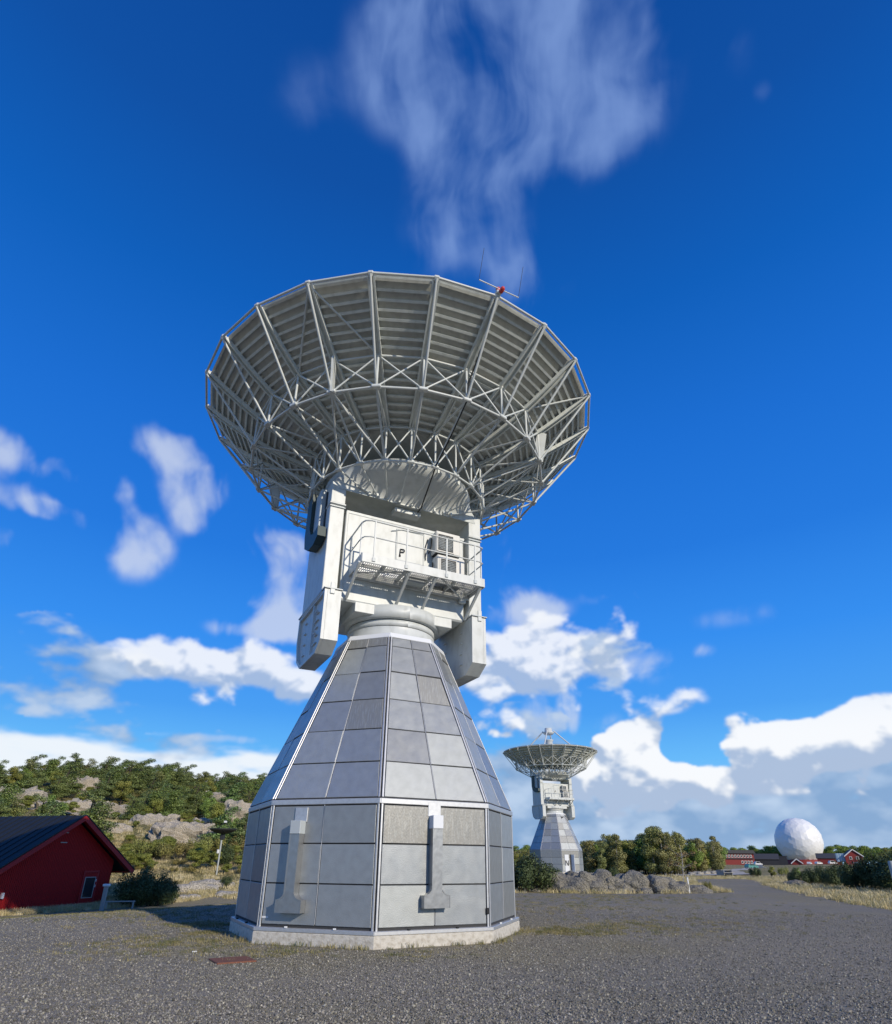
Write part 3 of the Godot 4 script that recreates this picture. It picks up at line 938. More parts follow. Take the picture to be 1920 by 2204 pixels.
func make_head(t: Node3D, yaw: float, psi: float, near: bool) -> void:
	var hx := turn_y(yaw)
	# collar on the pedestal
	var s := begin(true)
	lathe(s, [Vector2(1.50, 7.15), Vector2(1.36, 7.3), Vector2(1.30, 7.31), Vector2(1.30, 7.60)], 64)
	var col := put("collar", done(s), M.white, t, hx)
	s = begin(true)
	lathe(s, [Vector2(1.24, 7.615), Vector2(1.305, 7.618), Vector2(1.305, 7.80), Vector2(1.25, 7.81)], 64)
	put("collar_ring", done(s), M.white, col)
	s = begin(true)
	lathe(s, [Vector2(1.30, 7.82), Vector2(1.42, 7.84), Vector2(1.42, 8.21), Vector2(1.3, 8.22)], 64)
	put("bearing_housing", done(s), M.white, col)
	s = begin(true)
	lathe(s, [Vector2(1.22, 7.5), Vector2(1.22, 7.9)], 48)
	put("seal", done(s), M.dark, col)
	# cabin
	s = begin()
	bx(s, Vector3(0.0, 9.64, 0.0), Vector3(3.96, 2.88, 2.0), 0.05)
	var cab := put("cabin", done(s), M.white, t, hx)
	box("base_frame", Vector3(0.0, 8.06, 0.0), Vector3(3.05, 0.29, 2.1), M.white, cab, 0.01)
	box("roof_edge", Vector3(0.0, 11.06, 0.99), Vector3(3.98, 0.10, 0.05), M.white, cab, 0.012)
	box("corner_post", Vector3(-1.965, 9.7, 1.0), Vector3(0.09, 2.75, 0.06), M.white, cab, 0.02)
	var dr := box("door", Vector3(0.095, 9.98, 1.008), Vector3(0.88, 1.74, 0.03), M.white, cab, 0.006)
	box("door_seal", Vector3(0.095, 10.87, 1.006), Vector3(0.94, 0.03, 0.03), M.cover, cab, 0.0)
	for q in [-0.46, 0.46]:
		box("door_frame", Vector3(0.095 + q, 9.98, 1.012), Vector3(0.025, 1.78, 0.04), M.white, cab, 0.004)
	# looped handle bar on the door
	s = begin(true)
	tube(s, [Vector3(-0.34, -0.02, 0.03), Vector3(-0.335, 0.10, 0.045), Vector3(-0.33, 0.20, 0.045), Vector3(-0.22, 0.205, 0.05), Vector3(-0.19, 0.16, 0.05), Vector3(-0.215, 0.115, 0.05), Vector3(-0.32, 0.10, 0.045)], 0.016, 6)
	bx(s, Vector3(-0.335, -0.02, 0.025), Vector3(0.055, 0.07, 0.03), 0.005)
	put("handle", done(s), M.black, dr)
	rail("conduit", [Vector3(-0.55, 10.75, 1.03), Vector3(-0.2, 10.86, 1.04), Vector3(0.55, 10.9, 1.04)], 0.012, M.cover, cab)
	rail("conduit", [Vector3(0.62, 10.0, 1.03), Vector3(0.58, 10.35, 1.05), Vector3(0.68, 10.75, 1.03)], 0.014, M.dark, cab)
	# air conditioners
	for q in 2:
		var w: float = [0.84, 0.94][q]
		var cy: float = [10.535, 9.70][q]
		var cx: float = [1.195, 1.30][q]
		var hgt: float = [0.74, 0.78][q]
		var a := box("air_conditioner", Vector3(cx, cy, 1.26), Vector3(w, hgt, 0.38), M.ac, cab, 0.025)
		box("fan_recess", Vector3(-0.10, -0.03, 0.186), Vector3(0.52, 0.56, 0.02), M.dark, a, 0.0)
		s = begin(true)
		for r in [0.23, 0.19, 0.15, 0.11, 0.07]:
			var ring := []
			for i in 21: ring.append(Vector3(-0.10 + cos(TAU * i / 20) * r, -0.03 + sin(TAU * i / 20) * r, 0.202))
			tube(s, ring, 0.006, 5, false)
		for i in 9:
			bx(s, Vector3(-0.10, -0.25 + i * 0.055, 0.205), Vector3(0.5, 0.012, 0.008))
		put("fan_grille", done(s), M.cover, a)
		box("fan_frame", Vector3(-0.10, 0.265, 0.2), Vector3(0.58, 0.03, 0.02), M.ac, a, 0.0)
		box("fan_frame", Vector3(-0.10, -0.325, 0.2), Vector3(0.58, 0.03, 0.02), M.ac, a, 0.0)
		for e in [-0.375, 0.175]:
			box("fan_frame", Vector3(e, -0.03, 0.2), Vector3(0.03, 0.56, 0.02), M.ac, a, 0.0)
		box("mounting_bracket", Vector3(0, -hgt / 2 - 0.02, 0.0), Vector3(w * 0.95, 0.03, 0.34), M.dark, a, 0.0)
		rail("hose", [Vector3(-w / 2 - 0.03, 0.2, -0.1), Vector3(-w / 2 - 0.05, -0.1, -0.05), Vector3(-w / 2 - 0.12, -0.35, -0.1)], 0.02, M.black, a)
	# service platform
	var pu0 := -1.76
	var pu1 := 2.09
	s = begin()
	var n := 62
	for i in n + 1:
		bx(s, Vector3(lerpf(pu0 + 0.03, pu1 - 0.03, float(i) / n), 9.19, 1.55), Vector3(0.012, 0.045, 1.06))
	for i in 9:
		bx(s, Vector3((pu0 + pu1) / 2, 9.195, 1.08 + i * 0.12), Vector3(pu1 - pu0 - 0.05, 0.02, 0.008))
	var pf := put("platform", done(s), M.grate, t, hx)
	box("toe_board", Vector3((pu0 + pu1) / 2, 9.095, 2.10), Vector3(pu1 - pu0, 0.27, 0.03), M.white, pf, 0.006)
	for q in [pu0, pu1]:
		box("toe_board", Vector3(q, 9.095, 1.54), Vector3(0.03, 0.27, 1.08), M.white, pf, 0.006)
	box("ledger_beam", Vector3((pu0 + pu1) / 2 + 0.05, 8.98, 1.06), Vector3(pu1 - pu0 - 0.1, 0.14, 0.10), M.white, pf, 0.008)
	box("floor_beam", Vector3((pu0 + pu1) / 2, 9.10, 1.58), Vector3(pu1 - pu0 - 0.1, 0.09, 0.05), M.white, pf, 0.0)
	for q in [-1.72, -0.98, -0.32, 0.5, 1.25, 2.03]:
		box("joist", Vector3(q, 9.10, 1.56), Vector3(0.05, 0.10, 1.0), M.white, pf, 0.0)
	for q in [-1.80, -0.32, 0.505, 1.98]:
		var a := Vector3(q, 8.97, 2.04)
		var b := Vector3(q, 8.27, 1.03)
		var dd := b - a
		put("brace", box_mesh(Vector3(0.075, dd.length(), 0.075), 0.006), M.white, pf, Transform3D(frame_of(dd), (a + b) / 2))
	rod("brace", Vector3(0.72, 9.0, 2.0), Vector3(1.9, 8.86, 1.1), 0.025, M.white, pf)
	rod("brace", Vector3(-1.7, 9.0, 1.2), Vector3(-0.3, 8.99, 2.0), 0.02, M.white, pf)
	box("floor_box", Vector3(0.1, 9.03, 1.4), Vector3(0.62, 0.2, 0.3), M.cover, pf, 0.01)
	box("corner_bracket", Vector3(1.85, 8.83, 1.12), Vector3(0.2, 0.14, 0.12), M.white, pf, 0.01)
	for y in [10.28, 9.765]:
		var r := 0.024 if y > 10.0 else 0.019
		rail("handrail", [Vector3(pu0, y, 1.02), Vector3(pu0, y, 1.88), Vector3(pu0 + 0.05, y, 2.04), Vector3(pu0 + 0.2, y, 2.12), Vector3(pu1 - 0.2, y, 2.12), Vector3(pu1 - 0.04, y, 2.06), Vector3(pu1, y, 1.9), Vector3(pu1, y, 1.02)], r, M.white, pf)
	for q in [-1.43, -0.455, 0.81, 1.76]:
		box("rail_post", Vector3(q, 9.66, 2.125), Vector3(0.045, 1.25, 0.03), M.white, pf, 0.004)
		box("rail_foot", Vector3(q, 9.07, 2.13), Vector3(0.09, 0.11, 0.03), M.cover, pf, 0.0)
	for q in [Vector3(pu0, 9.66, 1.9), Vector3(pu0, 9.66, 1.1), Vector3(pu1, 9.66, 1.9), Vector3(pu1, 9.66, 1.05)]:
		box("rail_post", q, Vector3(0.035, 1.25, 0.035), M.white, pf, 0.004)
	# elevation frame: two legs carried by the hub, with the counterweights below
	var hub := put("hub", hub_mesh(), M.white, t, hx)
	box("soffit_box", Vector3(0.0, 11.61, 0.80), Vector3(0.9, 0.16, 0.34), M.white, hub, 0.01)
	for sd in [-1.0, 1.0]:
		s = begin()
		bx(s, Vector3(sd * 2.315, 9.80, 0.04), Vector3(0.43, 3.1, 2.14), 0.015)
		var leg := put("leg", done(s), M.white, t, hx)
		box("shoulder", Vector3(sd * 2.315, 11.56, 0.05), Vector3(0.43, 0.72, 2.16), M.white, leg, 0.01)
		box("joint_flange", Vector3(sd * 2.315, 11.16, 0.05), Vector3(0.49, 0.05, 2.24), M.white, leg, 0.01)
		box("joint_flange", Vector3(sd * 2.315, 11.06, 1.12), Vector3(0.47, 0.03, 0.06), M.cover, leg, 0.0)
		var ct := PackedVector2Array([Vector2(1.385, 8.28), Vector2(1.385, 6.85), Vector2(0.935, 6.57), Vector2(-0.72, 6.57), Vector2(-1.19, 6.88), Vector2(-1.42, 7.5), Vector2(-1.40, 8.30)])
		var inn := PackedVector2Array([Vector2(1.28, 8.2), Vector2(1.28, 6.93), Vector2(0.90, 6.67), Vector2(-0.69, 6.67), Vector2(-1.11, 6.94), Vector2(-1.32, 7.5), Vector2(-1.31, 8.2)])
		# profile drawn in (n, y); pushed along u
		var xf := Transform3D(Basis(Vector3(0, 0, 1), Vector3.UP, Vector3(1, 0, 0)), Vector3.ZERO)
		s = begin()
		prism(s, ct, sd * 2.04, sd * 2.43, xf)
		for i in ct.size():
			var j := (i + 1) % ct.size()
			for u in [sd * 2.51]:
				quad(s, Vector3(u, ct[i].y, ct[i].x), Vector3(u, ct[j].y, ct[j].x), Vector3(u, inn[j].y, inn[j].x), Vector3(u, inn[i].y, inn[i].x))
				quad(s, Vector3(u, inn[i].y, inn[i].x), Vector3(u, inn[j].y, inn[j].x), Vector3(sd * 2.42, inn[j].y, inn[j].x), Vector3(sd * 2.42, inn[i].y, inn[i].x))
				quad(s, Vector3(u, ct[i].y, ct[i].x), Vector3(u, ct[j].y, ct[j].x), Vector3(sd * 2.42, ct[j].y, ct[j].x), Vector3(sd * 2.42, ct[i].y, ct[i].x))
		var cw := put("counterweight", done(s), M.white, t, hx)
		box("divider", Vector3(sd * 2.46, 7.43, 0.25), Vector3(0.07, 1.5, 0.10), M.white, cw, 0.0)
		box("top_plate", Vector3(sd * 2.28, 8.315, 0.0), Vector3(0.52, 0.03, 2.86), M.cover, cw, 0.0)
		box("hoist_plate", Vector3(sd * 2.30, 8.33, 1.40), Vector3(0.13, 0.34, 0.04), M.white, cw, 0.01)
		for i in 4:
			for e in [-0.75, 0.75]:
				for side in [sd * 2.45, sd * 2.03]:
					box("weight_cleat", Vector3(side, 6.95 + i * 0.33, e * 0.75 + 0.12 * sd), Vector3(0.05, 0.035, 0.16), M.white, cw, 0.0)
		for i in 5:
			box("ladder_rung", Vector3(sd * 2.45, 6.95 + i * 0.22, 0.62), Vector3(0.06, 0.025, 0.22), M.white, cw, 0.0)
		if sd < 0:
			# cable wrap on the flank of the leg
			s = begin()
			prism(s, PackedVector2Array([Vector2(-0.70, 12.1), Vector2(-0.70, 10.75), Vector2(-0.55, 10.3), Vector2(0.0, 9.98), Vector2(0.62, 9.92), Vector2(1.02, 10.05), Vector2(0.98, 10.38), Vector2(0.45, 10.36), Vector2(0.12, 10.48), Vector2(-0.12, 10.8), Vector2(-0.16, 12.1)]), -2.80, -2.56, xf)
			var cb := put("cable_wrap", done(s), M.teal, t, hx)
			box("cover", Vector3(-2.62, 11.2, 0.24), Vector3(0.16, 1.45, 0.62), M.cover, cb, 0.02)
			box("slot", Vector3(-2.545, 11.0, 0.66), Vector3(0.03, 1.5, 0.09), M.black, cb, 0.0)
	# struts from the inner ring down to brackets along the hub's lower edge
	var inv := hx.affine_inverse() * turn_y(psi)
	for k in 24:
		var nd := inv * ring_pt(k, 2.88, 12.13)
		if absf(nd.z) < 1.2: continue
		var ft := Vector3(nd.x * 0.56, 11.76, 1.17 * signf(nd.z))
		rod("hub_strut", nd, ft, 0.027, M.truss, hub)
		box("bracket", ft + Vector3(0, 0.01, 0.02 * signf(nd.z)), Vector3(0.07, 0.12, 0.09), M.truss, hub, 0.01)
	for i in 7:
		box("cleat", Vector3(-0.9 + i * 0.42, 12.36, sqrt(2.42 * 2.42 - pow(-0.9 + i * 0.42, 2.0)) + 0.02), Vector3(0.05, 0.13, 0.06), M.rib, hub, 0.0)
	if near:
		# warning light with lightning rods on the rim, and its cable
		var rf := t.get_node("reflector") as Node3D
		var a := ring_pt(2, 6.6, 15.42)
		var bc := put("beacon", box_mesh(Vector3(0.16, 0.10, 0.16), 0.02), M.truss, rf, turn_y(PI / 6) * Transform3D(Basis.IDENTITY, Vector3(0, 15.42, 6.64)))
		s = begin(true)
		lathe(s, [Vector2(0.05, 0.0), Vector2(0.062, 0.05), Vector2(0.062, 0.13), Vector2(0.03, 0.17), Vector2(0.0, 0.175)], 16)
		var lm := done(s)
		put("lamp", lm, M.red_lamp, bc, Transform3D(Basis.IDENTITY, Vector3(0, 0.05, 0)))
		put("lamp", lm, M.red_lamp, bc, Transform3D(Basis(Vector3.RIGHT, 1.2), Vector3(0.04, -0.02, 0.06)))
		rod("crossbar", Vector3(-0.62, 0.12, 0.05), Vector3(0.62, 0.12, 0.05), 0.016, M.truss, bc)
		for q in [-0.62, 0.62]:
			rod("lightning_rod", Vector3(q, 0.12, 0.05), Vector3(q, 1.0, 0.35), 0.006, M.dark, bc)
		var inv2 := turn_y(psi).affine_inverse() * hx
		rail("cable", [a + Vector3(0, -0.1, 0), ring_pt(2.02, 6.3, skin_y(6.3) - 0.34), ring_pt(2.03, 5.6, skin_y(5.6) - 0.5), ring_pt(2.02, 4.9, 13.7), ring_pt(2.0, 4.85, 13.1), ring_pt(2.02, 3.9, 12.62), ring_pt(2.0, 2.95, 12.13), inv2 * Vector3(0.34, 11.72, 1.22), inv2 * Vector3(0.30, 11.62, 1.05)], 0.022, M.black, rf)

func make_telescope(at: Vector3, phi: float, yaw: float, psi: float, near: bool, label: String) -> Node3D:
	var t := thing("radio_telescope", label, "radio telescope", at, 0.0, "twin radio telescopes")
	make_pedestal(t, phi, near)
	make_reflector(t, psi, near)
	make_head(t, yaw, psi, near)
	return t

# ---------------------------------------------------------------- plants and rocks
func leaves(pads: Array, count: int, size: float, ca: Color, cb: Color, flat: float, sd: int) -> ArrayMesh:
	var r := RandomNumberGenerator.new()
	r.seed = sd
	var v := PackedVector3Array()
	var nn := PackedVector3Array()
	var cc := PackedColorArray()
	var total := 0.0
	for p in pads: total += p[1].x * p[1].z
	for p in pads:
		var k := int(count * p[1].x * p[1].z / total)
		var tone := r.randf()
		for i in k:
			var d := Vector3(r.randfn(), r.randfn(), r.randfn()).normalized()
			var q: Vector3 = p[0] + d * p[1] * pow(r.randf(), 0.45) * r.randf_range(0.85, 1.12)
			var up := (Vector3(r.randfn(), r.randfn() * 0.6, r.randfn()) + Vector3.UP * flat).normalized()
			var b := frame_of(up).rotated(up, r.randf() * TAU)
			var sz := size * r.randf_range(0.6, 1.35)
			var x := b.x * sz
			var z := b.z * sz * r.randf_range(0.35, 0.6)
			var n := (d * 0.8 + up * (0.6 if up.y > 0 else -0.6)).normalized()
			var c := ca.lerp(cb, clampf(tone * 0.5 + r.randf() * 0.5, 0.0, 1.0))
			var quad_ := [q - x, q + z, q + x, q - x, q + x, q - z]
			if (-z - x).cross(x * -2.0).dot(n) * -1.0 < 0.0: quad_ = [q - x, q + x, q + z, q - x, q - z, q + x]
			for w in quad_:
				v.append(w); nn.append(n); cc.append(c)
	var a := []
	a.resize(Mesh.ARRAY_MAX)
	a[Mesh.ARRAY_VERTEX] = v
	a[Mesh.ARRAY_NORMAL] = nn
	a[Mesh.ARRAY_COLOR] = cc
	var m := ArrayMesh.new()
	m.add_surface_from_arrays(Mesh.PRIMITIVE_TRIANGLES, a)
	return m

func limb(s: SurfaceTool, a: Vector3, b: Vector3, r0: float, r1: float, bend: Vector3) -> void:
	var prev := a
	for i in 4:
		var t0 := i / 4.0
		var t1 := (i + 1) / 4.0
		var q := a.lerp(b, t1) + bend * sin(t1 * PI)
		var f := frame_of(q - prev)
		var ra := lerpf(r0, r1, t0)
		var rb := lerpf(r0, r1, t1)
		for k in 6:
			var x0 := f.x * cos(TAU * k / 6) + f.z * sin(TAU * k / 6)
			var x1 := f.x * cos(TAU * (k + 1) / 6) + f.z * sin(TAU * (k + 1) / 6)
			quad(s, prev + x0 * ra, q + x0 * rb, q + x1 * rb, prev + x1 * ra)
		prev = q

# {trunk, crown} of a plant kind; all are about as tall as given
func plant(kind: String, sd: int, hgt: float, count: int, leaf: float) -> Dictionary:
	var r := RandomNumberGenerator.new()
	r.seed = sd * 77 + 5
	var s := begin(true)
	var pads := []
	var ca := Color(0.123, 0.167, 0.051)
	var cb := Color(0.304, 0.348, 0.123)
	var flat := 0.9
	if kind == "pine":
		var lean := Vector3(r.randf_range(0.05, 0.3), 0, r.randf_range(-0.15, 0.15)) * hgt
		limb(s, Vector3(0, -0.3, 0), lean * 0.8 + Vector3(0, hgt * 0.9, 0), 0.035 * hgt, 0.012 * hgt, Vector3(-0.06, 0, 0.03) * hgt)
		for i in 9:
			var t := 0.22 + 0.78 * i / 8.0
			var w := hgt * (0.44 - 0.30 * t) * r.randf_range(0.8, 1.2)
			var c := lean * t * 0.8 + Vector3(r.randf_range(-0.16, 0.22) * hgt, hgt * t * 0.93, r.randf_range(-0.18, 0.18) * hgt)
			pads.append([c, Vector3(w * 1.15, hgt * 0.075, w)])
			limb(s, lean * t * 0.6 + Vector3(0, hgt * (t - 0.1) * 0.9, 0), c, 0.012 * hgt, 0.004 * hgt, Vector3.ZERO)
		flat = 1.6
	elif kind == "oak":
		ca = Color(0.145, 0.189, 0.041); cb = Color(0.362, 0.392, 0.102)
		limb(s, Vector3(0, -0.3, 0), Vector3(0.05, hgt * 0.8, 0), 0.035 * hgt, 0.01 * hgt, Vector3(0.05, 0, 0.03) * hgt)
		for i in 9:
			var a := r.randf() * TAU
			var t := r.randf_range(0.28, 0.88)
			var rad := hgt * 0.26 * sin(t * 2.6) * r.randf_range(0.5, 1.2)
			var c := Vector3(cos(a) * rad, hgt * t, sin(a) * rad)
			pads.append([c, Vector3(1, 0.85, 1) * hgt * r.randf_range(0.12, 0.2)])
			limb(s, Vector3(0, hgt * t * 0.6, 0), c, 0.012 * hgt, 0.004 * hgt, Vector3.ZERO)
		flat = 0.4
	elif kind == "birch":
		ca = Color(0.160, 0.174, 0.051); cb = Color(0.362, 0.348, 0.131)
		for q in 2:
			var ln := Vector3(r.randf_range(-0.12, 0.12), 0, r.randf_range(-0.1, 0.1)) * hgt
			limb(s, Vector3(q * 0.06 * hgt, -0.3, 0), ln + Vector3(q * 0.06 * hgt, hgt * 0.95, 0), 0.016 * hgt, 0.006 * hgt, Vector3(r.randf_range(-0.04, 0.04), 0, 0) * hgt)
			for i in 6:
				var t := 0.2 + 0.77 * i / 5.0
				pads.append([ln * t + Vector3(q * 0.06 * hgt + r.randf_range(-0.12, 0.12) * hgt, hgt * t, r.randf_range(-0.12, 0.12) * hgt), Vector3(0.15, 0.11, 0.15) * hgt * r.randf_range(0.8, 1.25) * (1.25 - t * 0.5)])
		flat = 0.3
	elif kind == "juniper":
		ca = Color(0.043, 0.072, 0.026); cb = Color(0.131, 0.167, 0.058)
		for i in 11:
			var a := r.randf() * TAU
			var rad := hgt * 0.5 * sqrt(r.randf())
			var top := hgt * r.randf_range(0.7, 1.0) * (1.0 - 0.3 * rad / (hgt * 0.5))
			limb(s, Vector3(cos(a) * rad * 0.3, -0.2, sin(a) * rad * 0.3), Vector3(cos(a) * rad, top * 0.9, sin(a) * rad), 0.018 * hgt, 0.005 * hgt, Vector3.ZERO)
			pads.append([Vector3(cos(a) * rad, top * 0.55, sin(a) * rad), Vector3(0.19 * hgt, top * 0.50, 0.19 * hgt)])
		flat = 0.1
	elif kind == "willow":
		ca = Color(0.189, 0.189, 0.043); cb = Color(0.392, 0.341, 0.109)
		for i in 10:
			var a := r.randf() * TAU
			var rad := hgt * 0.45 * sqrt(r.randf())
			var top := hgt * r.randf_range(0.6, 1.0)
			limb(s, Vector3(cos(a) * rad * 0.2, -0.2, sin(a) * rad * 0.2), Vector3(cos(a) * rad, top, sin(a) * rad), 0.012 * hgt, 0.004 * hgt, Vector3.ZERO)
			pads.append([Vector3(cos(a) * rad, top * 0.62, sin(a) * rad), Vector3(0.17 * hgt, top * 0.36, 0.17 * hgt)])
		flat = 0.0
	elif kind == "sapling":
		ca = Color(0.160, 0.102, 0.043); cb = Color(0.290, 0.189, 0.087)
		limb(s, Vector3(0, -0.2, 0), Vector3(0.12, hgt * 0.55, 0), 0.03, 0.022, Vector3(-0.05, 0, 0))
		limb(s, Vector3(0.12, hgt * 0.55, 0), Vector3(0.05, hgt, 0), 0.022, 0.008, Vector3(0.06, 0, 0))
		for i in 16:
			var a := r.randf() * TAU
			var t := r.randf_range(0.4, 0.85)
			var e := Vector3(cos(a) * hgt * 0.32, hgt * (t + 0.12), sin(a) * hgt * 0.32) * r.randf_range(0.7, 1.05)
			limb(s, Vector3(0.1, hgt * t * 0.9, 0), e, 0.011, 0.004, Vector3(0, 0.05, 0))
			pads.append([e, Vector3(0.22, 0.16, 0.22)])
		flat = 0.2
	var tint := Color(r.randf_range(0.85, 1.12), r.randf_range(0.94, 1.12), r.randf_range(0.8, 1.1))
	if kind == "juniper": tint = Color(1, 1, 1)
	ca *= tint
	cb *= tint
	return {"trunk": done(s), "crown": leaves(pads, count, leaf, ca, cb, flat, sd * 13 + 1)}

func grow(called: String, p: Dictionary, bark: Material, at: Vector3, sc: float, turn: float, label: String, category: String, group := "") -> Node3D:
	var t := thing(called, label, category, at, turn, group)
	t.scale = Vector3.ONE * sc
	put("trunk", p.trunk, bark, t)
	put("crown", p.crown, M.leaf, t)
	return t

func ordinal(n: int) -> String:
	var e := "th"
	if n % 100 < 11 or n % 100 > 13:
		e = ["th", "st", "nd", "rd", "th", "th", "th", "th", "th", "th"][n % 10]
	return "%d%s" % [n, e]

func rock_mesh(sd: int, size: Vector3, warm: float, res := 26) -> ArrayMesh:
	var n1 := noise(sd, 0.55, 4)
	var n2 := noise(sd + 1, 0.75, 1, FastNoiseLite.TYPE_CELLULAR)
	n2.cellular_return_type = FastNoiseLite.RETURN_DISTANCE2_SUB
	var s := begin(true)
	s.set_smooth_group(-1)
	var grid := []
	for j in res / 2 + 1:
		var row := []
		for i in res + 1:
			var el := -0.35 + (PI / 2 + 0.35) * j / (res / 2.0)
			var az := TAU * i / res
			var d := Vector3(cos(el) * cos(az), sin(el), cos(el) * sin(az))
			# blocky granite: flatten towards a rounded box, then break with joints
			var bk := pow(pow(absf(d.x), 4.0) + pow(absf(d.y), 4.0) + pow(absf(d.z), 4.0), -0.25)
			var p := d * lerpf(1.0, bk, 0.75) * size
			var crack := clampf(0.22 - (n2.get_noise_3dv(p * 1.0) + 1.0) * 0.5, 0.0, 0.22) / 0.22
			p += d * (n1.get_noise_3dv(p) * 0.30 * minf(size.x, size.z) - crack * 0.26 * minf(size.y, 1.5))
			row.append(p)
		grid.append(row)
	var tn := noise(sd + 2, 0.6, 4)
	for j in grid.size() - 1:
		for i in res:
			var q := [grid[j][i], grid[j + 1][i], grid[j + 1][i + 1], grid[j][i + 1]]
			for k in [0, 1, 2, 0, 2, 3]:
				var t := tn.get_noise_3dv(q[k])
				s.set_color(Color(0.86, 0.86, 0.85).lerp(Color(1.0, 0.90, 0.74), warm).lerp(Color(0.55, 0.55, 0.52), clampf(t * 1.2, 0.0, 0.6)))
				s.add_vertex(q[k])
	s.generate_normals()
	return s.commit()

func boulder(called: String, sd: int, at: Vector3, size: Vector3, turn: float, warm: float, label: String, category := "rock", group := "", res := 26) -> void:
	var o := put(called, rock_mesh(sd, size, warm, res), M.rock_grey if warm < 0.2 else M.rock, self, Transform3D(Basis(Vector3.UP, turn), at - Vector3(0, size.y * 0.12, 0)))
	tag(o, label, category, group)

func on_hill(az: float, el: float) -> Vector3:
	var d := 56.0
	while d < 170.0:
		var p := polar(az, d)
		if rad_to_deg(atan2(p.y - EYE.y, d)) >= el: return p
		d += 0.5
	return polar(az, 145.0)

func scatter(called: String, mesh: Mesh, m: Material, xfs: Array, cols: Array, label: String) -> void:
	var mm := MultiMesh.new()
	mm.transform_format = MultiMesh.TRANSFORM_3D
	mm.use_colors = not cols.is_empty()
	mm.mesh = mesh
	mm.instance_count = xfs.size()
	for i in xfs.size():
		mm.set_instance_transform(i, xfs[i])
		if mm.use_colors: mm.set_instance_color(i, cols[i])
	var o := MultiMeshInstance3D.new()
	o.name = uniq(self, called)
	o.multimesh = mm
	o.material_override = m
	add_child(o, true)
	tag(o, label, "", "", "stuff")

func tuft_mesh(sd: int, blades: int, hgt: float, spread: float, wid: float) -> ArrayMesh:
	var r := RandomNumberGenerator.new()
	r.seed = sd
	var s := begin()
	for i in blades:
		var a := r.randf() * TAU
		var o := Vector3(r.randfn(), 0, r.randfn()) * spread
		var d := Vector3(cos(a), 0, sin(a))
		var side := Vector3(-sin(a), 0, cos(a)) * wid
		var hh := hgt * r.randf_range(0.5, 1.15)
		var m := o + d * hh * 0.15 + Vector3(0, hh * 0.6, 0)
		var e := o + d * hh * r.randf_range(0.3, 0.7) + Vector3(0, hh, 0)
		quad(s, o - side, m - side * 0.7, m + side * 0.7, o + side)
		tri3(s, m - side * 0.7, e, m + side * 0.7)
	return done(s)

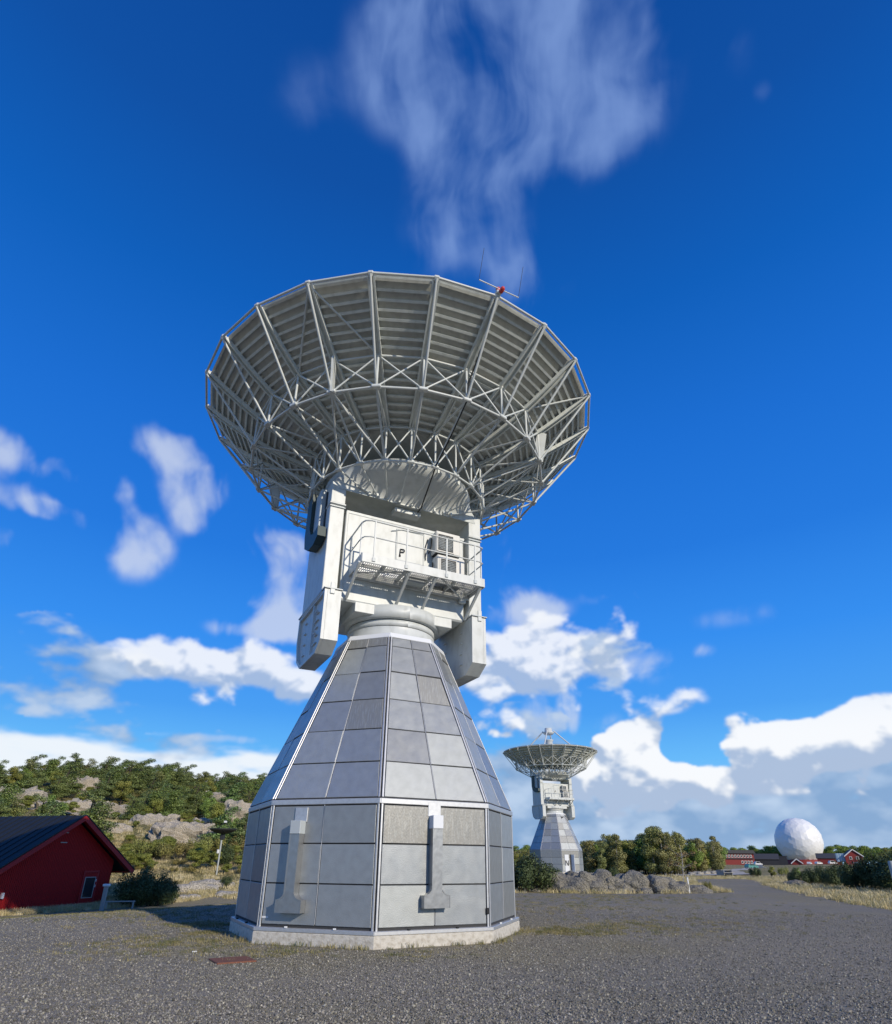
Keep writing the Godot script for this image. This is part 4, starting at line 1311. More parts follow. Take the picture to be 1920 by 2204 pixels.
func plants_and_rocks() -> void:
	rng.seed = 31
	var pines := []
	for i in 9: pines.append(plant("pine", i + 1, 4.0, 9000, 0.075))
	var oaks := []
	for i in 4: oaks.append(plant("oak", i + 20, 4.0, 8000, 0.07))
	var birches := []
	for i in 5: birches.append(plant("birch", i + 40, 7.0, 9000, 0.105))
	var jun := []
	for i in 5: jun.append(plant("juniper", i + 60, 2.7, 12000, 0.055))
	var wil := []
	for i in 4: wil.append(plant("willow", i + 80, 2.2, 2600, 0.06))

	# bare rock on the left hillside: azimuth, elevation of its foot, half width, height
	var faces := [[-29.3, 4.6, 3.4, 2.6, "steep pale rock knob below the skyline pines"], [-29.0, 2.95, 7.2, 1.8, "long pale rock ledge just above the red shed roof"], [-33.3, 3.7, 4.2, 2.0, "pale rock slab at the far end of the shed ridge"], [-34.4, 5.5, 4.0, 1.3, "flat pale rock on the skyline beside the hut"], [-21.4, 1.35, 4.2, 2.1, "broken pale crag above the small dark dish"], [-19.2, 3.9, 4.2, 2.5, "rounded pale dome of rock behind the silver pedestal"], [-17.5, 3.0, 2.8, 2.6, "upright pale rock beside the knee of the silver pedestal"], [-24.3, 2.5, 2.3, 1.3, "pale rock among pines halfway up the hill"], [-22.6, 2.5, 1.8, 1.2, "small pale rock above the broken crag"], [-26.4, 1.9, 1.9, 0.9, "low pale rock showing over the right roof slope"], [-20.2, 2.3, 1.9, 1.3, "grey lump of rock under the rounded dome"], [-31.3, 5.6, 1.5, 0.9, "small pale rock between skyline pines"]]
	var spots := []
	for i in faces.size():
		var f: Array = faces[i]
		var p := on_hill(f[0], f[1])
		boulder("rock_outcrop", 300 + i * 7, p, Vector3(f[2] * 0.85, f[3] * 1.0, f[2] * 0.7), rng.randf() * 0.6 - deg_to_rad(f[0]), 0.75, f[4], "rock", "", 34)
		spots.append(Vector3(p.x, f[2] * 0.92, p.z))

	# hillside trees in four bands
	var bands := [["on the hill skyline", 134.0, 150.0, 84], ["on the upper hill slope", 114.0, 134.0, 104], ["on the middle hill slope", 92.0, 114.0, 90], ["on the lower hill slope", 70.0, 92.0, 56]]
	for b in bands:
		var list := []
		var tries := 0
		while list.size() < b[3] and tries < 4000:
			tries += 1
			var az := rng.randf_range(-38.0, 2.0)
			if az > -15.0 and rng.randf() < 0.75: continue
			var p := polar(az, rng.randf_range(b[1], b[2]))
			var ok := true
			for q in spots:
				# keep the rock faces clear on the camera's side
				var dp := Vector2(p.x - q.x, p.z - q.z)
				if dp.length() < q.y + 0.6: ok = false
				var toward := Vector2(-q.x, -q.z).normalized()
				var along := dp.dot(toward)
				if along > 0.0 and along < 16.0 and absf(dp.dot(toward.orthogonal())) < q.y * 0.8: ok = false
			for q in list:
				if Vector2(p.x - q.x, p.z - q.z).length() < 1.7: ok = false
			if ok: list.append(p)
		list.sort_custom(func(u, v): return atan2(u.x, -u.z) < atan2(v.x, -v.z))
		var np := 0
		var no := 0
		for p in list:
			if rng.randf() < 0.76:
				np += 1
				grow("pine_tree", pines[rng.randi() % 9], M.bark, p, rng.randf_range(0.75, 1.25), rng.randf_range(-0.7, 0.7), "windswept green pine %s, %s pine from the left" % [b[0], ordinal(np)], "tree", "pines on the left hillside")
			else:
				no += 1
				grow("leafy_tree", oaks[rng.randi() % 4], M.bark, p, rng.randf_range(0.6, 1.0), rng.randf() * TAU, "round yellow-green tree %s, %s leafy one from the left" % [b[0], ordinal(no)], "tree", "leafy trees on the left hillside")
	# low growth between them, nobody could count it
	var xf := []
	var tries := 0
	while xf.size() < 900 and tries < 6000:
		tries += 1
		var p := polar(rng.randf_range(-40.0, 4.0), rng.randf_range(60.0, 152.0))
		var ok := true
		for q in spots:
			if Vector2(p.x - q.x, p.z - q.z).length() < q.y: ok = false
		if not ok: continue
		var sc := rng.randf_range(0.25, 0.55)
		xf.append(Transform3D(Basis(Vector3.UP, rng.randf() * TAU).scaled(Vector3(sc * 1.3, sc * 0.8, sc * 1.3)), p))
	scatter("undergrowth", oaks[0].crown, M.leaf, xf.slice(0, 450), [], "low green scrub between the hillside trees")
	scatter("undergrowth", wil[1].crown, M.leaf, xf.slice(450), [], "low yellowish scrub between the hillside trees")

	# bushes: azimuth, distance, scale, kind, label
	var list := [[-23.9, 50.0, 1.0, 0, "tall dark bush in shadow right behind the red shed corner"], [-22.7, 49.5, 0.92, 0, "wide dark bush in shadow, second from the shed"], [-21.9, 51.5, 0.55, 0, "smaller dark bush at the edge of the shed shadow"], [-17.6, 64.0, 0.8, 0, "dark juniper beside the pole of the small dish"], [-17.5, 56.5, 0.35, 0, "low dark juniper close to the pedestal on the left"], [-21.3, 66.0, 0.85, 1, "yellow bush under the broken crag"], [-20.0, 67.0, 1.0, 1, "tallest yellow bush left of the small dish"], [-18.9, 68.0, 0.9, 1, "yellow bush right behind the small dish"], [-22.6, 65.0, 0.8, 1, "yellow bush above the dark bushes by the shed"], [-16.9, 69.0, 0.9, 1, "yellow bush nearest to the pedestal on the left"], [-24.2, 66.0, 0.9, 1, "yellow-green bush over the right eave of the shed"], [7.0, 40.8, 0.98, 0, "big dark juniper beside the grey rocks, right of the pedestal"], [8.9, 42.5, 0.62, 0, "dark juniper on the shoulder of the grey rock"], [10.5, 44.5, 0.28, 2, "small green cushion bush on top of the grey rock"], [12.8, 72.0, 0.5, 0, "low dark bush behind the grey rock, nearer the far telescope"], [14.2, 73.0, 0.55, 0, "low dark bush behind the grey rock, nearer the birch sapling"], [21.1, 45.5, 0.3, 1, "dry little shrub at the end of the grey rocks"], [17.6, 56.0, 0.3, 0, "little dark bush behind the rocks left of the sapling"], [27.7, 63.0, 0.62, 0, "rounded dark juniper behind the roadside boulder"], [29.0, 63.0, 0.68, 0, "middle dark juniper of the roadside thicket"], [30.2, 60.0, 0.72, 0, "dark juniper right of the middle of the roadside thicket"], [31.6, 54.0, 0.95, 0, "tallest dark juniper on the right verge"], [33.0, 53.0, 1.05, 0, "dark juniper beside the grey concrete post"], [34.4, 51.0, 1.15, 0, "dark juniper at the very edge of the picture"], [24.7, 98.0, 0.5, 0, "small dark bush on the field below the parked cars"], [25.8, 88.0, 0.6, 2, "green bush on the field left of the juniper thicket"], [26.6, 96.0, 0.6, 1, "pale bush on the field below the radome"], [27.6, 92.0, 0.55, 2, "green bush on the field just above the boulder"], [22.0, 140.0, 0.9, 2, "round bush at the edge of the birch wood"]]
	for i in list.size():
		var b: Array = list[i]
		var p: Dictionary = jun[i % 5] if b[3] == 0 else wil[i % 4] if b[3] == 1 else oaks[i % 4]
		grow(["juniper_bush", "willow_bush", "green_bush"][b[3]], p, M.bark, polar(b[0], b[1]), b[2] * (0.55 if b[3] == 2 else 1.0), i * 2.4, b[4], "bush")
	grow("birch_sapling", plant("sapling", 5, 2.7, 700, 0.05), M.birch, polar(19.4, 45.0), 1.0, 0.4, "thin pale-stemmed sapling with reddish twigs in front of the rocks", "tree")

	# grey outcrop across the yard, block by block: azimuth, distance, half sizes
	var blocks := [[9.7, 41.6, 2.2, 1.15, 1.3, "sloping grey slab beside the big juniper"], [11.8, 41.8, 1.7, 1.4, 1.5, "highest hump of the grey outcrop"], [10.9, 40.6, 0.9, 0.5, 0.7, "pale split block at the foot of the grey hump"], [13.6, 42.0, 1.25, 1.1, 1.2, "grey block just right of the highest hump"], [15.4, 42.2, 1.35, 1.12, 1.2, "broad cracked block in the middle of the grey outcrop"], [17.1, 42.5, 1.1, 1.0, 1.1, "dark cracked block left of the sapling"], [18.5, 43.0, 0.95, 0.9, 1.0, "grey block right behind the sapling"], [20.2, 44.2, 1.0, 0.5, 0.9, "low end block of the grey outcrop"], [7.3, 41.0, 0.7, 0.35, 0.5, "low stone under the big juniper"], [14.5, 41.2, 0.45, 0.32, 0.4, "small stone before the cracked blocks"], [16.4, 41.3, 0.4, 0.3, 0.4, "little rounded stone at the grass edge"], [6.2, 45.0, 1.6, 0.9, 1.2, "shaded rock seen just right of the pedestal"]]
	for i in blocks.size():
		var b: Array = blocks[i]
		boulder("rock_block", 500 + i * 9, polar(b[0], b[1]), Vector3(b[2], b[3], b[4]), rng.randf_range(-0.4, 0.4) - deg_to_rad(b[0]), 0.1, b[5], "rock", "blocks of the grey outcrop", 56)
	boulder("boulder", 650, polar(27.3, 62.0), Vector3(1.2, 0.55, 0.8), 0.3, 0.1, "grey boulder on the right verge under the junipers")
	boulder("boulder", 660, polar(28.3, 63.0), Vector3(0.4, 0.55, 0.4), 1.3, 0.1, "small pale boulder beside the larger verge boulder")
	# rocky bank behind the gravel on the left
	var bank := [[-20.8, 55.5, 2.6, 0.55, 0.9, "long low ledge of rock above the shaded gravel"], [-18.6, 57.0, 1.8, 0.4, 0.8, "low ledge of rock below the small dish"], [-19.8, 52.5, 0.5, 0.3, 0.4, "loose stone on the dry bank, right one"], [-20.6, 52.0, 0.45, 0.32, 0.4, "loose stone on the dry bank, middle one"], [-21.5, 51.5, 0.4, 0.28, 0.4, "loose stone on the dry bank, left one"], [-17.4, 53.5, 0.9, 0.35, 0.6, "flat stone near the pedestal on the dry bank"]]
	for i in bank.size():
		var b: Array = bank[i]
		boulder("rock_ledge", 700 + i * 5, polar(b[0], b[1]), Vector3(b[2], b[3], b[4]), -deg_to_rad(b[0]), 0.35, b[5])
	# pale rocks at the edge of the birch wood
	for i in 4:
		boulder("field_rock", 760 + i, polar(20.1 + i * 0.55, 132.0 + i), Vector3(1.1 + 0.3 * (i % 2), 0.7, 0.8), rng.randf(), 0.3, "pale rock at the foot of the birch wood, %s from the left" % ordinal(i + 1), "rock", "pale rocks by the birch wood")

	# wood behind the far telescope
	var wood := []
	tries = 0
	while wood.size() < 170 and tries < 3000:
		tries += 1
		var az := rng.randf_range(3.0, 22.2)
		var p := polar(az, rng.randf_range(134.0, 178.0) + (10.0 if az < 10.0 else 0.0))
		var ok := true
		for q in wood:
			if q[0].distance_to(p) < 1.5: ok = false
		if ok: wood.append([p, az])
	wood.sort_custom(func(u, v): return u[1] < v[1])
	for i in wood.size():
		var az: float = wood[i][1]
		var hgt := 6.0 + 2.6 * exp(-pow((az - 17.8) / 1.7, 2.0)) + 0.8 * exp(-pow((az - 14.0) / 1.5, 2.0)) - (1.6 if az < 9.0 else 0.0)
		if i % 3 < 2:
			grow("birch_tree", birches[i % 5], M.birch, wood[i][0], hgt / 7.0 * rng.randf_range(0.85, 1.1), rng.randf() * TAU, "pale-stemmed tree in the wood behind the far telescope, %s from the left" % ordinal(i + 1), "tree", "trees of the wood")
		else:
			grow("leafy_tree", oaks[i % 4], M.bark, wood[i][0], hgt / 4.0 * rng.randf_range(0.75, 1.0), rng.randf() * TAU, "dark green tree in the wood behind the far telescope, %s from the left" % ordinal(i + 1), "tree", "trees of the wood")
	# far-off tree line
	xf = []
	for i in 900:
		var az := rng.randf_range(-4.0, 60.0)
		var p := polar(az, rng.randf_range(545.0, 720.0))
		var sc := rng.randf_range(2.3, 3.6)
		xf.append(Transform3D(Basis(Vector3.UP, rng.randf() * TAU).scaled(Vector3(sc * 1.5, sc, sc * 1.5)), p))
	scatter("treeline", oaks[2].crown, M.leaf, xf, [], "dark wooded ridge on the horizon behind the radome")
	xf = []
	for i in 130:
		var p := polar(rng.randf_range(20.0, 42.0), rng.randf_range(300.0, 430.0))
		var az := rad_to_deg(atan2(p.x, -p.z))
		if az > 21.3 and az < 33.0: continue
		var sc := rng.randf_range(1.2, 2.2)
		xf.append(Transform3D(Basis(Vector3.UP, rng.randf() * TAU).scaled(Vector3(sc * 1.3, sc, sc * 1.3)), p))
	scatter("treeline", pines[2].crown, M.leaf, xf, [], "band of trees on the plain around the far houses")

	# gravel stones and dry grass
	var gs := begin()
	var o := [Vector3(1, 0, 0.1), Vector3(0.2, 0, 1), Vector3(-0.9, 0, 0.3), Vector3(-0.3, 0, -1), Vector3(0.1, 0.75, 0), Vector3(0, -0.6, 0.1)]
	for i in 4:
		tri3(gs, o[i], o[4], o[(i + 1) % 4])
		tri3(gs, o[i], o[(i + 1) % 4], o[5])
	var stone := done(gs)
	xf = []
	var cols := []
	while xf.size() < 150000:
		var az := rng.randf_range(-42.0, 42.0)
		var d := 6.5 + 22.0 * pow(rng.randf(), 1.5)
		var x := sin(deg_to_rad(az)) * d
		var z := -cos(deg_to_rad(az)) * d
		if Vector2(x - TEL.x, z - TEL.z).length() < 3.65 or not yard_mask(Vector2(x, z)): continue
		var sz := rng.randf_range(0.006, 0.017) * (1.6 if rng.randf() < 0.05 else 1.0)
		xf.append(Transform3D(Basis(Vector3(rng.randfn(), rng.randfn(), rng.randfn()).normalized(), rng.randf() * TAU).scaled(Vector3.ONE * sz), Vector3(x, gnd(x, z) + sz * 0.3, z)))
		var g := pow(rng.randf(), 1.4) * 0.30 + 0.08
		if rng.randf() < 0.006: g = 0.55
		cols.append(Color(g, g * rng.randf_range(0.91, 0.96), g * rng.randf_range(0.70, 0.84)))
	scatter("gravel", stone, M.pebble, xf, cols, "loose grey gravel stones covering the yard")
	grass()

func grass() -> void:
	rng.seed = 77
	var tall := tuft_mesh(1, 30, 0.20, 0.10, 0.006)
	var low := tuft_mesh(2, 26, 0.10, 0.10, 0.005)
	var xa := []
	var ca := []
	var xb := []
	var cb := []
	var straw := [Color(0.60, 0.50, 0.27), Color(0.50, 0.41, 0.20), Color(0.68, 0.59, 0.36), Color(0.36, 0.32, 0.14)]
	var moss := [Color(0.30, 0.26, 0.12), Color(0.17, 0.16, 0.06), Color(0.24, 0.20, 0.09), Color(0.12, 0.13, 0.04)]
	var clump := noise(15, 0.35, 3)
	# along the outside of the yard's edge
	for i in 15000:
		var e := yard[rng.randi() % yard.size()]
		if e.y > -12.0: continue
		var p := e + Vector2(rng.randfn(), rng.randfn()) * 1.9
		if yard_mask(p) or clump.get_noise_2dv(p) < -0.25: continue
		if p.x > 5.0 and p.x < 17.0 and p.y < -39.6 and p.y > -46.0: continue
		var sc := rng.randf_range(0.6, 1.5)
		xa.append(Transform3D(Basis(Vector3.UP, rng.randf() * TAU).scaled(Vector3.ONE * sc), Vector3(p.x, height(p.x, p.y), p.y)))
		ca.append(straw[rng.randi() % 4])
	# dry heath left and right
	for i in 16000:
		var az := rng.randf_range(-27.0, -13.0) if i % 2 else rng.randf_range(3.0, 38.0)
		var d := rng.randf_range(36.0, 95.0)
		var x := sin(deg_to_rad(az)) * d
		var z := -cos(deg_to_rad(az)) * d
		if yard_mask(Vector2(x, z)) or clump.get_noise_2d(x, z) < -0.1: continue
		if x > 5.0 and x < 17.0 and z < -39.6 and z > -46.0: continue
		var sc := rng.randf_range(0.7, 1.7)
		xa.append(Transform3D(Basis(Vector3.UP, rng.randf() * TAU).scaled(Vector3(sc * 1.4, sc, sc * 1.4)), Vector3(x, height(x, z), z)))
		ca.append(straw[rng.randi() % 4])
	# tall straw at the shed wall
	for i in 420:
		var t := rng.randf_range(-0.5, 0.75)
		var p := Vector3(-23.6 + t * 2.1 + rng.randf() * 0.7, 0, -41.2 - t * 7.0)
		xa.append(Transform3D(Basis(Vector3.UP, rng.randf() * TAU).scaled(Vector3.ONE * rng.randf_range(0.8, 1.7)), Vector3(p.x, gnd(p.x, p.z), p.z)))
		ca.append(straw[rng.randi() % 3])
	# sparse growth in the gravel: patches (x, z, radius, count)
	for q in [[-6.3, -18.6, 0.9, 150], [-5.6, -16.6, 0.35, 60], [-5.4, -14.6, 1.6, 260], [-3.2, -13.4, 0.8, 60], [-0.4, -13.1, 0.6, 30], [2.9, -17.6, 0.9, 170], [4.6, -18.4, 1.6, 160], [7.0, -20.0, 2.4, 140], [4.0, -27.0, 4.0, 320], [9.0, -33.0, 5.0, 420], [-9.0, -22.0, 3.0, 260], [-15.0, -28.0, 6.0, 700], [-20.0, -31.0, 6.0, 600], [-13.0, -37.0, 6.0, 700], [11.0, -24.0, 3.0, 90]]:
		for i in q[3]:
			var p: Vector2 = Vector2(q[0], q[1]) + Vector2(rng.randfn(), rng.randfn()) * q[2] * 0.6
			if Vector2(p.x - TEL.x, p.y - TEL.z).length() < 3.62 or not yard_mask(p): continue
			var sc := rng.randf_range(0.35, 0.95)
			xb.append(Transform3D(Basis(Vector3.UP, rng.randf() * TAU).scaled(Vector3(sc, sc * 0.7, sc)), Vector3(p.x, gnd(p.x, p.y), p.y)))
			cb.append(moss[rng.randi() % 4])
	# weeds at the foot of the foundation
	for i in 46:
		var a := rng.randf_range(-1.2, 1.9)
		var k := cos(PI / 8) / cos(fposmod(a - 0.0789, PI / 4) - PI / 8)
		var p := TEL + Vector3(sin(a), 0, cos(a)) * (3.60 * k + 0.04 + rng.randf() * 0.08)
		xb.append(Transform3D(Basis(Vector3.UP, rng.randf() * TAU).scaled(Vector3.ONE * rng.randf_range(0.4, 1.2)), Vector3(p.x, 0.02, p.z)))
		cb.append(moss[rng.randi() % 4])
	scatter("grass", tall, M.grass, xa, ca, "dry straw coloured grass along the gravel and on the heath")
	scatter("grass", low, M.grass, xb, cb, "sparse low weeds and moss growing through the gravel")

# ---------------------------------------------------------------- shed, antennas, houses
func make_shed() -> void:
	var t := thing("red_shed", "dark red wooden shed with a black seamed metal roof", "shed", Vector3(-24.72, -1.3, -38.98))
	t.basis = Basis(Vector3(0.279, 0, -0.96), Vector3.UP, Vector3(0.96, 0, 0.279))
	var s0 := -2.4
	var s1 := 7.62
	var ap := 3.75
	var ev := 2.95
	var top := 5.30
	var ln := 13.0
	# gable wall of narrow upright boards
	var s := begin()
	var n := 80
	var bw := (s1 - s0) / n
	for i in n:
		var a := s0 + i * bw
		var b := a + bw
		var ya := top - 0.20 - absf(a - ap) * (top - ev) / (s1 - ap)
		var yb := top - 0.20 - absf(b - ap) * (top - ev) / (s1 - ap)
		var m := bw * 0.72
		var ym := lerpf(ya, yb, 0.72)
		quad(s, Vector3(a, -0.6, 0), Vector3(a, ya, 0), Vector3(a + m, ym, 0), Vector3(a + m, -0.6, 0))
		quad(s, Vector3(a + m, -0.6, 0), Vector3(a + m, ym, 0), Vector3(a + m, ym, -0.025), Vector3(a + m, -0.6, -0.025))
		quad(s, Vector3(a + m, -0.6, -0.025), Vector3(a + m, ym, -0.025), Vector3(b, yb, -0.025), Vector3(b, -0.6, -0.025))
		quad(s, Vector3(b, -0.6, -0.025), Vector3(b, yb, -0.025), Vector3(b, yb, 0), Vector3(b, -0.6, 0))
	for q in [[s0, 1.6], [s1, ev - 0.2]]:
		quad(s, Vector3(q[0], -0.6, 0), Vector3(q[0], q[1], 0), Vector3(q[0], q[1], -ln), Vector3(q[0], -0.6, -ln))
	prism(s, PackedVector2Array([Vector2(s0, -0.6), Vector2(s1, -0.6), Vector2(s1, ev - 0.2), Vector2(ap, top - 0.2), Vector2(s0, 1.6)]), -ln, -ln + 0.1)
	put("wall", done(s), M.red_wall, t)
	# roof: two slabs with standing seams
	var sl := (top - ev) / (s1 - ap)
	var over := 1.42
	for sd in [-1.0, 1.0]:
		var e := Vector2(s1 + over, ev - sl * over) if sd > 0 else Vector2(s0 - over, ev - sl * (ap - s0 + over - (s1 - ap)))
		var r := Vector2(ap, top)
		var d := (e - r)
		var nv: Vector2 = Vector2(-d.y, d.x).normalized() * -sd
		if nv.y < 0: nv = -nv
		s = begin()
		prism(s, PackedVector2Array([r, e, e + nv * 0.10, r + nv * 0.10]), -ln - 0.4, 0.55)
		var rf := put("roof", done(s), M.roof, t)
		for i in 22:
			var z := 0.42 - i * 0.62
			s = begin()
			prism(s, PackedVector2Array([r + nv * 0.10, e + nv * 0.10, e + nv * 0.135, r + nv * 0.135]), z - 0.018, z + 0.018)
			put("seam", done(s), M.roof, rf)
		# barge board
		s = begin()
		prism(s, PackedVector2Array([r + nv * 0.06, e + nv * 0.06, e - nv * 0.20, r - nv * 0.20]), 0.552, 0.60)
		put("barge_board", done(s), M.red_trim, rf)
		s = begin()
		prism(s, PackedVector2Array([r - nv * 0.01, e - nv * 0.01, e - nv * 0.03, r - nv * 0.03]), 0.0, 0.55)
		put("soffit", done(s), M.red_trim, rf)
		s = begin()
		prism(s, PackedVector2Array([r + nv * 0.102, e + nv * 0.102, e + nv * 0.15, r + nv * 0.15]), 0.49, 0.60)
		put("edge_cap", done(s), M.roof, rf)
		box("fascia", Vector3(e.x, e.y + 0.0, -ln / 2), Vector3(0.05, 0.22, ln + 0.9), M.red_trim, rf)
	var dr := box("door", Vector3(5.86, 1.0, 0.03), Vector3(1.05, 2.0, 0.06), M.red_wall, t, 0.01)
	box("door_pane", Vector3(-0.03, 0.18, 0.032), Vector3(0.78, 1.12, 0.02), M.glass, dr)
	for q in [-0.45, 0.39]:
		box("pane_frame", Vector3(q, 0.18, 0.04), Vector3(0.06, 1.2, 0.03), M.timber, dr)
	for q in [-0.41, 0.77]:
		box("pane_frame", Vector3(-0.03, q, 0.04), Vector3(0.9, 0.05, 0.03), M.timber, dr)
	for q in [0.25, 0.58]:
		box("hinge", Vector3(0.47, q, 0.045), Vector3(0.045, 0.14, 0.03), M.house_white, dr)
	for q in [-0.58, 0.58]:
		box("door_trim", Vector3(5.86 + q, 1.03, 0.03), Vector3(0.11, 2.1, 0.05), M.red_trim, t)
	box("door_trim", Vector3(5.86, 2.1, 0.03), Vector3(1.28, 0.11, 0.05), M.red_trim, t)
	box("vent", Vector3(3.03, 4.34, 0.03), Vector3(0.42, 0.05, 0.05), M.timber, t)
	box("vent", Vector3(3.05, 3.77, 0.03), Vector3(0.48, 0.06, 0.05), M.timber, t)
	var lp := box("lamp", Vector3(3.30, 4.78, 0.12), Vector3(0.2, 0.06, 0.2), M.timber, t)
	for q in [-0.1, 0.1]:
		box("lamp_bracket", Vector3(q, 0.08, 0.0), Vector3(0.03, 0.16, 0.03), M.timber, lp)
	box("wall_box", Vector3(-0.25, 0.95, 0.06), Vector3(0.14, 0.3, 0.12), M.house_white, t)
	# beside the shed
	var p := polar(-26.15, 46.0)
	t = thing("marker_post", "grey square post with a pale cap in front of the shed", "post", p)
	box("shaft", Vector3(0, 0.62, 0), Vector3(0.20, 1.35, 0.20), M.timber, t, 0.015)
	box("cap", Vector3(0, 1.34, 0), Vector3(0.34, 0.14, 0.34), M.plate, t, 0.03)
	t = thing("low_barrier", "low whitish rail on short posts beside the shed", "barrier", polar(-25.0, 47.5), deg_to_rad(25.0))
	box("rail", Vector3(0, 0.40, 0), Vector3(1.7, 0.07, 0.12), M.timber, t, 0.01)
	for q in [-0.75, 0.75]:
		box("leg", Vector3(q, 0.17, 0), Vector3(0.10, 0.45, 0.10), M.timber, t, 0.01)

func make_small_things() -> void:
	# small dark dish on a pole
	var p := polar(-18.45, 60.0)
	var t := thing("dish_antenna", "small black dish antenna on a thin pole left of the pedestal", "antenna", p)
	var yb := 60.0 * tan(deg_to_rad(1.85)) + EYE.y - p.y
	var s := begin(true)
	lathe(s, [Vector2(0.0, yb), Vector2(0.3, yb + 0.03), Vector2(0.7, yb + 0.14), Vector2(1.0, yb + 0.28), Vector2(1.17, yb + 0.41), Vector2(1.15, yb + 0.43), Vector2(0.95, yb + 0.31), Vector2(0.5, yb + 0.11), Vector2(0.0, yb + 0.05)], 40)
	put("bowl", done(s), M.dark, t)
	box("mount", Vector3(0.05, yb - 0.22, 0), Vector3(0.34, 0.44, 0.3), M.dark, t, 0.03)
	rod("pole", Vector3(0, -0.2, 0), Vector3(0, yb - 0.4, 0), 0.07, M.pole, t)
	box("control_box", Vector3(-0.12, yb - 1.35, 0.1), Vector3(0.16, 0.3, 0.15), M.house_white, t, 0.02)
	rod("feed_arm", Vector3(-0.7, yb + 0.2, 0), Vector3(0.1, yb + 0.95, 0), 0.025, M.dark, t)
	rod("feed_arm", Vector3(0.8, yb + 0.2, 0), Vector3(0.1, yb + 0.95, 0), 0.025, M.dark, t)
	box("feed", Vector3(0.1, yb + 0.98, 0), Vector3(0.22, 0.16, 0.2), M.house_white, t, 0.02)
	# lookout hut on the skyline
	p = on_hill(-33.2, 5.95)
	t = thing("lookout_hut", "tiny lookout hut with a pyramid roof on the hill skyline", "hut", p, 0.5)
	for q in [Vector2(-0.9, -0.9), Vector2(0.9, -0.9), Vector2(-0.9, 0.9), Vector2(0.9, 0.9)]:
		box("post", Vector3(q.x, 0.8, q.y), Vector3(0.14, 2.0, 0.14), M.timber, t)
	box("parapet", Vector3(0, 0.45, 0), Vector3(1.95, 0.9, 1.95), M.timber, t)
	s = begin()
	var ap := Vector3(0, 2.45, 0)
	var cr := [Vector3(-1.3, 1.75, -1.3), Vector3(1.3, 1.75, -1.3), Vector3(1.3, 1.75, 1.3), Vector3(-1.3, 1.75, 1.3)]
	for i in 4:
		tri3(s, cr[i], ap, cr[(i + 1) % 4])
	quad(s, cr[0], cr[1], cr[2], cr[3])
	put("roof", done(s), M.cover, t)
	# rusty cover in the gravel, and litter
	s = begin()
	bx(s, Vector3.ZERO, Vector3(0.66, 0.03, 0.62), 0.008)
	var o := put("manhole_cover", done(s), M.rust, self, Transform3D(Basis(Vector3.UP, 0.55), Vector3(-3.62, 0.028, -12.35)))
	tag(o, "flat rust-brown steel cover lying in the gravel", "cover")
	o = put("scrap_of_paper", box_mesh(Vector3(0.09, 0.02, 0.05), 0.004), M.house_white, self, Transform3D(Basis(Vector3.UP, 0.4), Vector3(-4.64, 0.035, -13.34)))
	tag(o, "white scrap beside the weeds left of the rusty cover", "litter")
	# stake by the sapling
	t = thing("boundary_stake", "short pale stake standing beside the sapling", "stake", polar(19.72, 43.0))
	box("shaft", Vector3(0, 0.40, 0), Vector3(0.07, 0.85, 0.07), M.plate, t, 0.005)
	box("cap", Vector3(0, 0.84, 0), Vector3(0.11, 0.04, 0.11), M.cover, t, 0.005)
	# concrete post at the right edge
	t = thing("concrete_post", "thick grey concrete post at the right edge of the verge", "post", polar(33.62, 44.0))
	s = begin(true)
	lathe(s, [Vector2(0.175, -0.3), Vector2(0.16, 1.72), Vector2(0.13, 1.78), Vector2(0.0, 1.79)], 20)
	put("shaft", done(s), M.pole, t)
	# picnic table on the field
	t = thing("picnic_table", "low wooden picnic table on the far straw field", "table", polar(22.5, 97.0), 0.4)
	box("table_top", Vector3(0, 0.72, 0), Vector3(1.8, 0.06, 0.75), M.timber, t)
	for q in [-0.7, 0.7]:
		box("bench", Vector3(0, 0.42, q), Vector3(1.8, 0.05, 0.25), M.timber, t)
		box("leg", Vector3(q, 0.36, 0), Vector3(0.08, 0.72, 1.3), M.timber, t)
	# pale track over the field
	s = begin(true)
	var tr := [[19.5, 92.0], [22.0, 100.0], [23.6, 112.0], [23.0, 140.0], [22.9, 175.0], [23.6, 215.0], [24.2, 250.0], [25.2, 300.0]]
	for i in tr.size() - 1:
		for k in 6:
			var a := polar(lerpf(tr[i][0], tr[i + 1][0], k / 6.0), lerpf(tr[i][1], tr[i + 1][1], k / 6.0))
			var b := polar(lerpf(tr[i][0], tr[i + 1][0], (k + 1) / 6.0), lerpf(tr[i][1], tr[i + 1][1], (k + 1) / 6.0))
			var sd := Vector3(b.z - a.z, 0, -(b.x - a.x)).normalized() * 2.2
			var up := Vector3(0, 0.12, 0)
			quad(s, a - sd + up, b - sd + up, b + sd + up, a + sd + up)
	struct(put("track", done(s), mat(lin(0.42, 0.38, 0.32), 0.9), self), "pale track across the straw field")

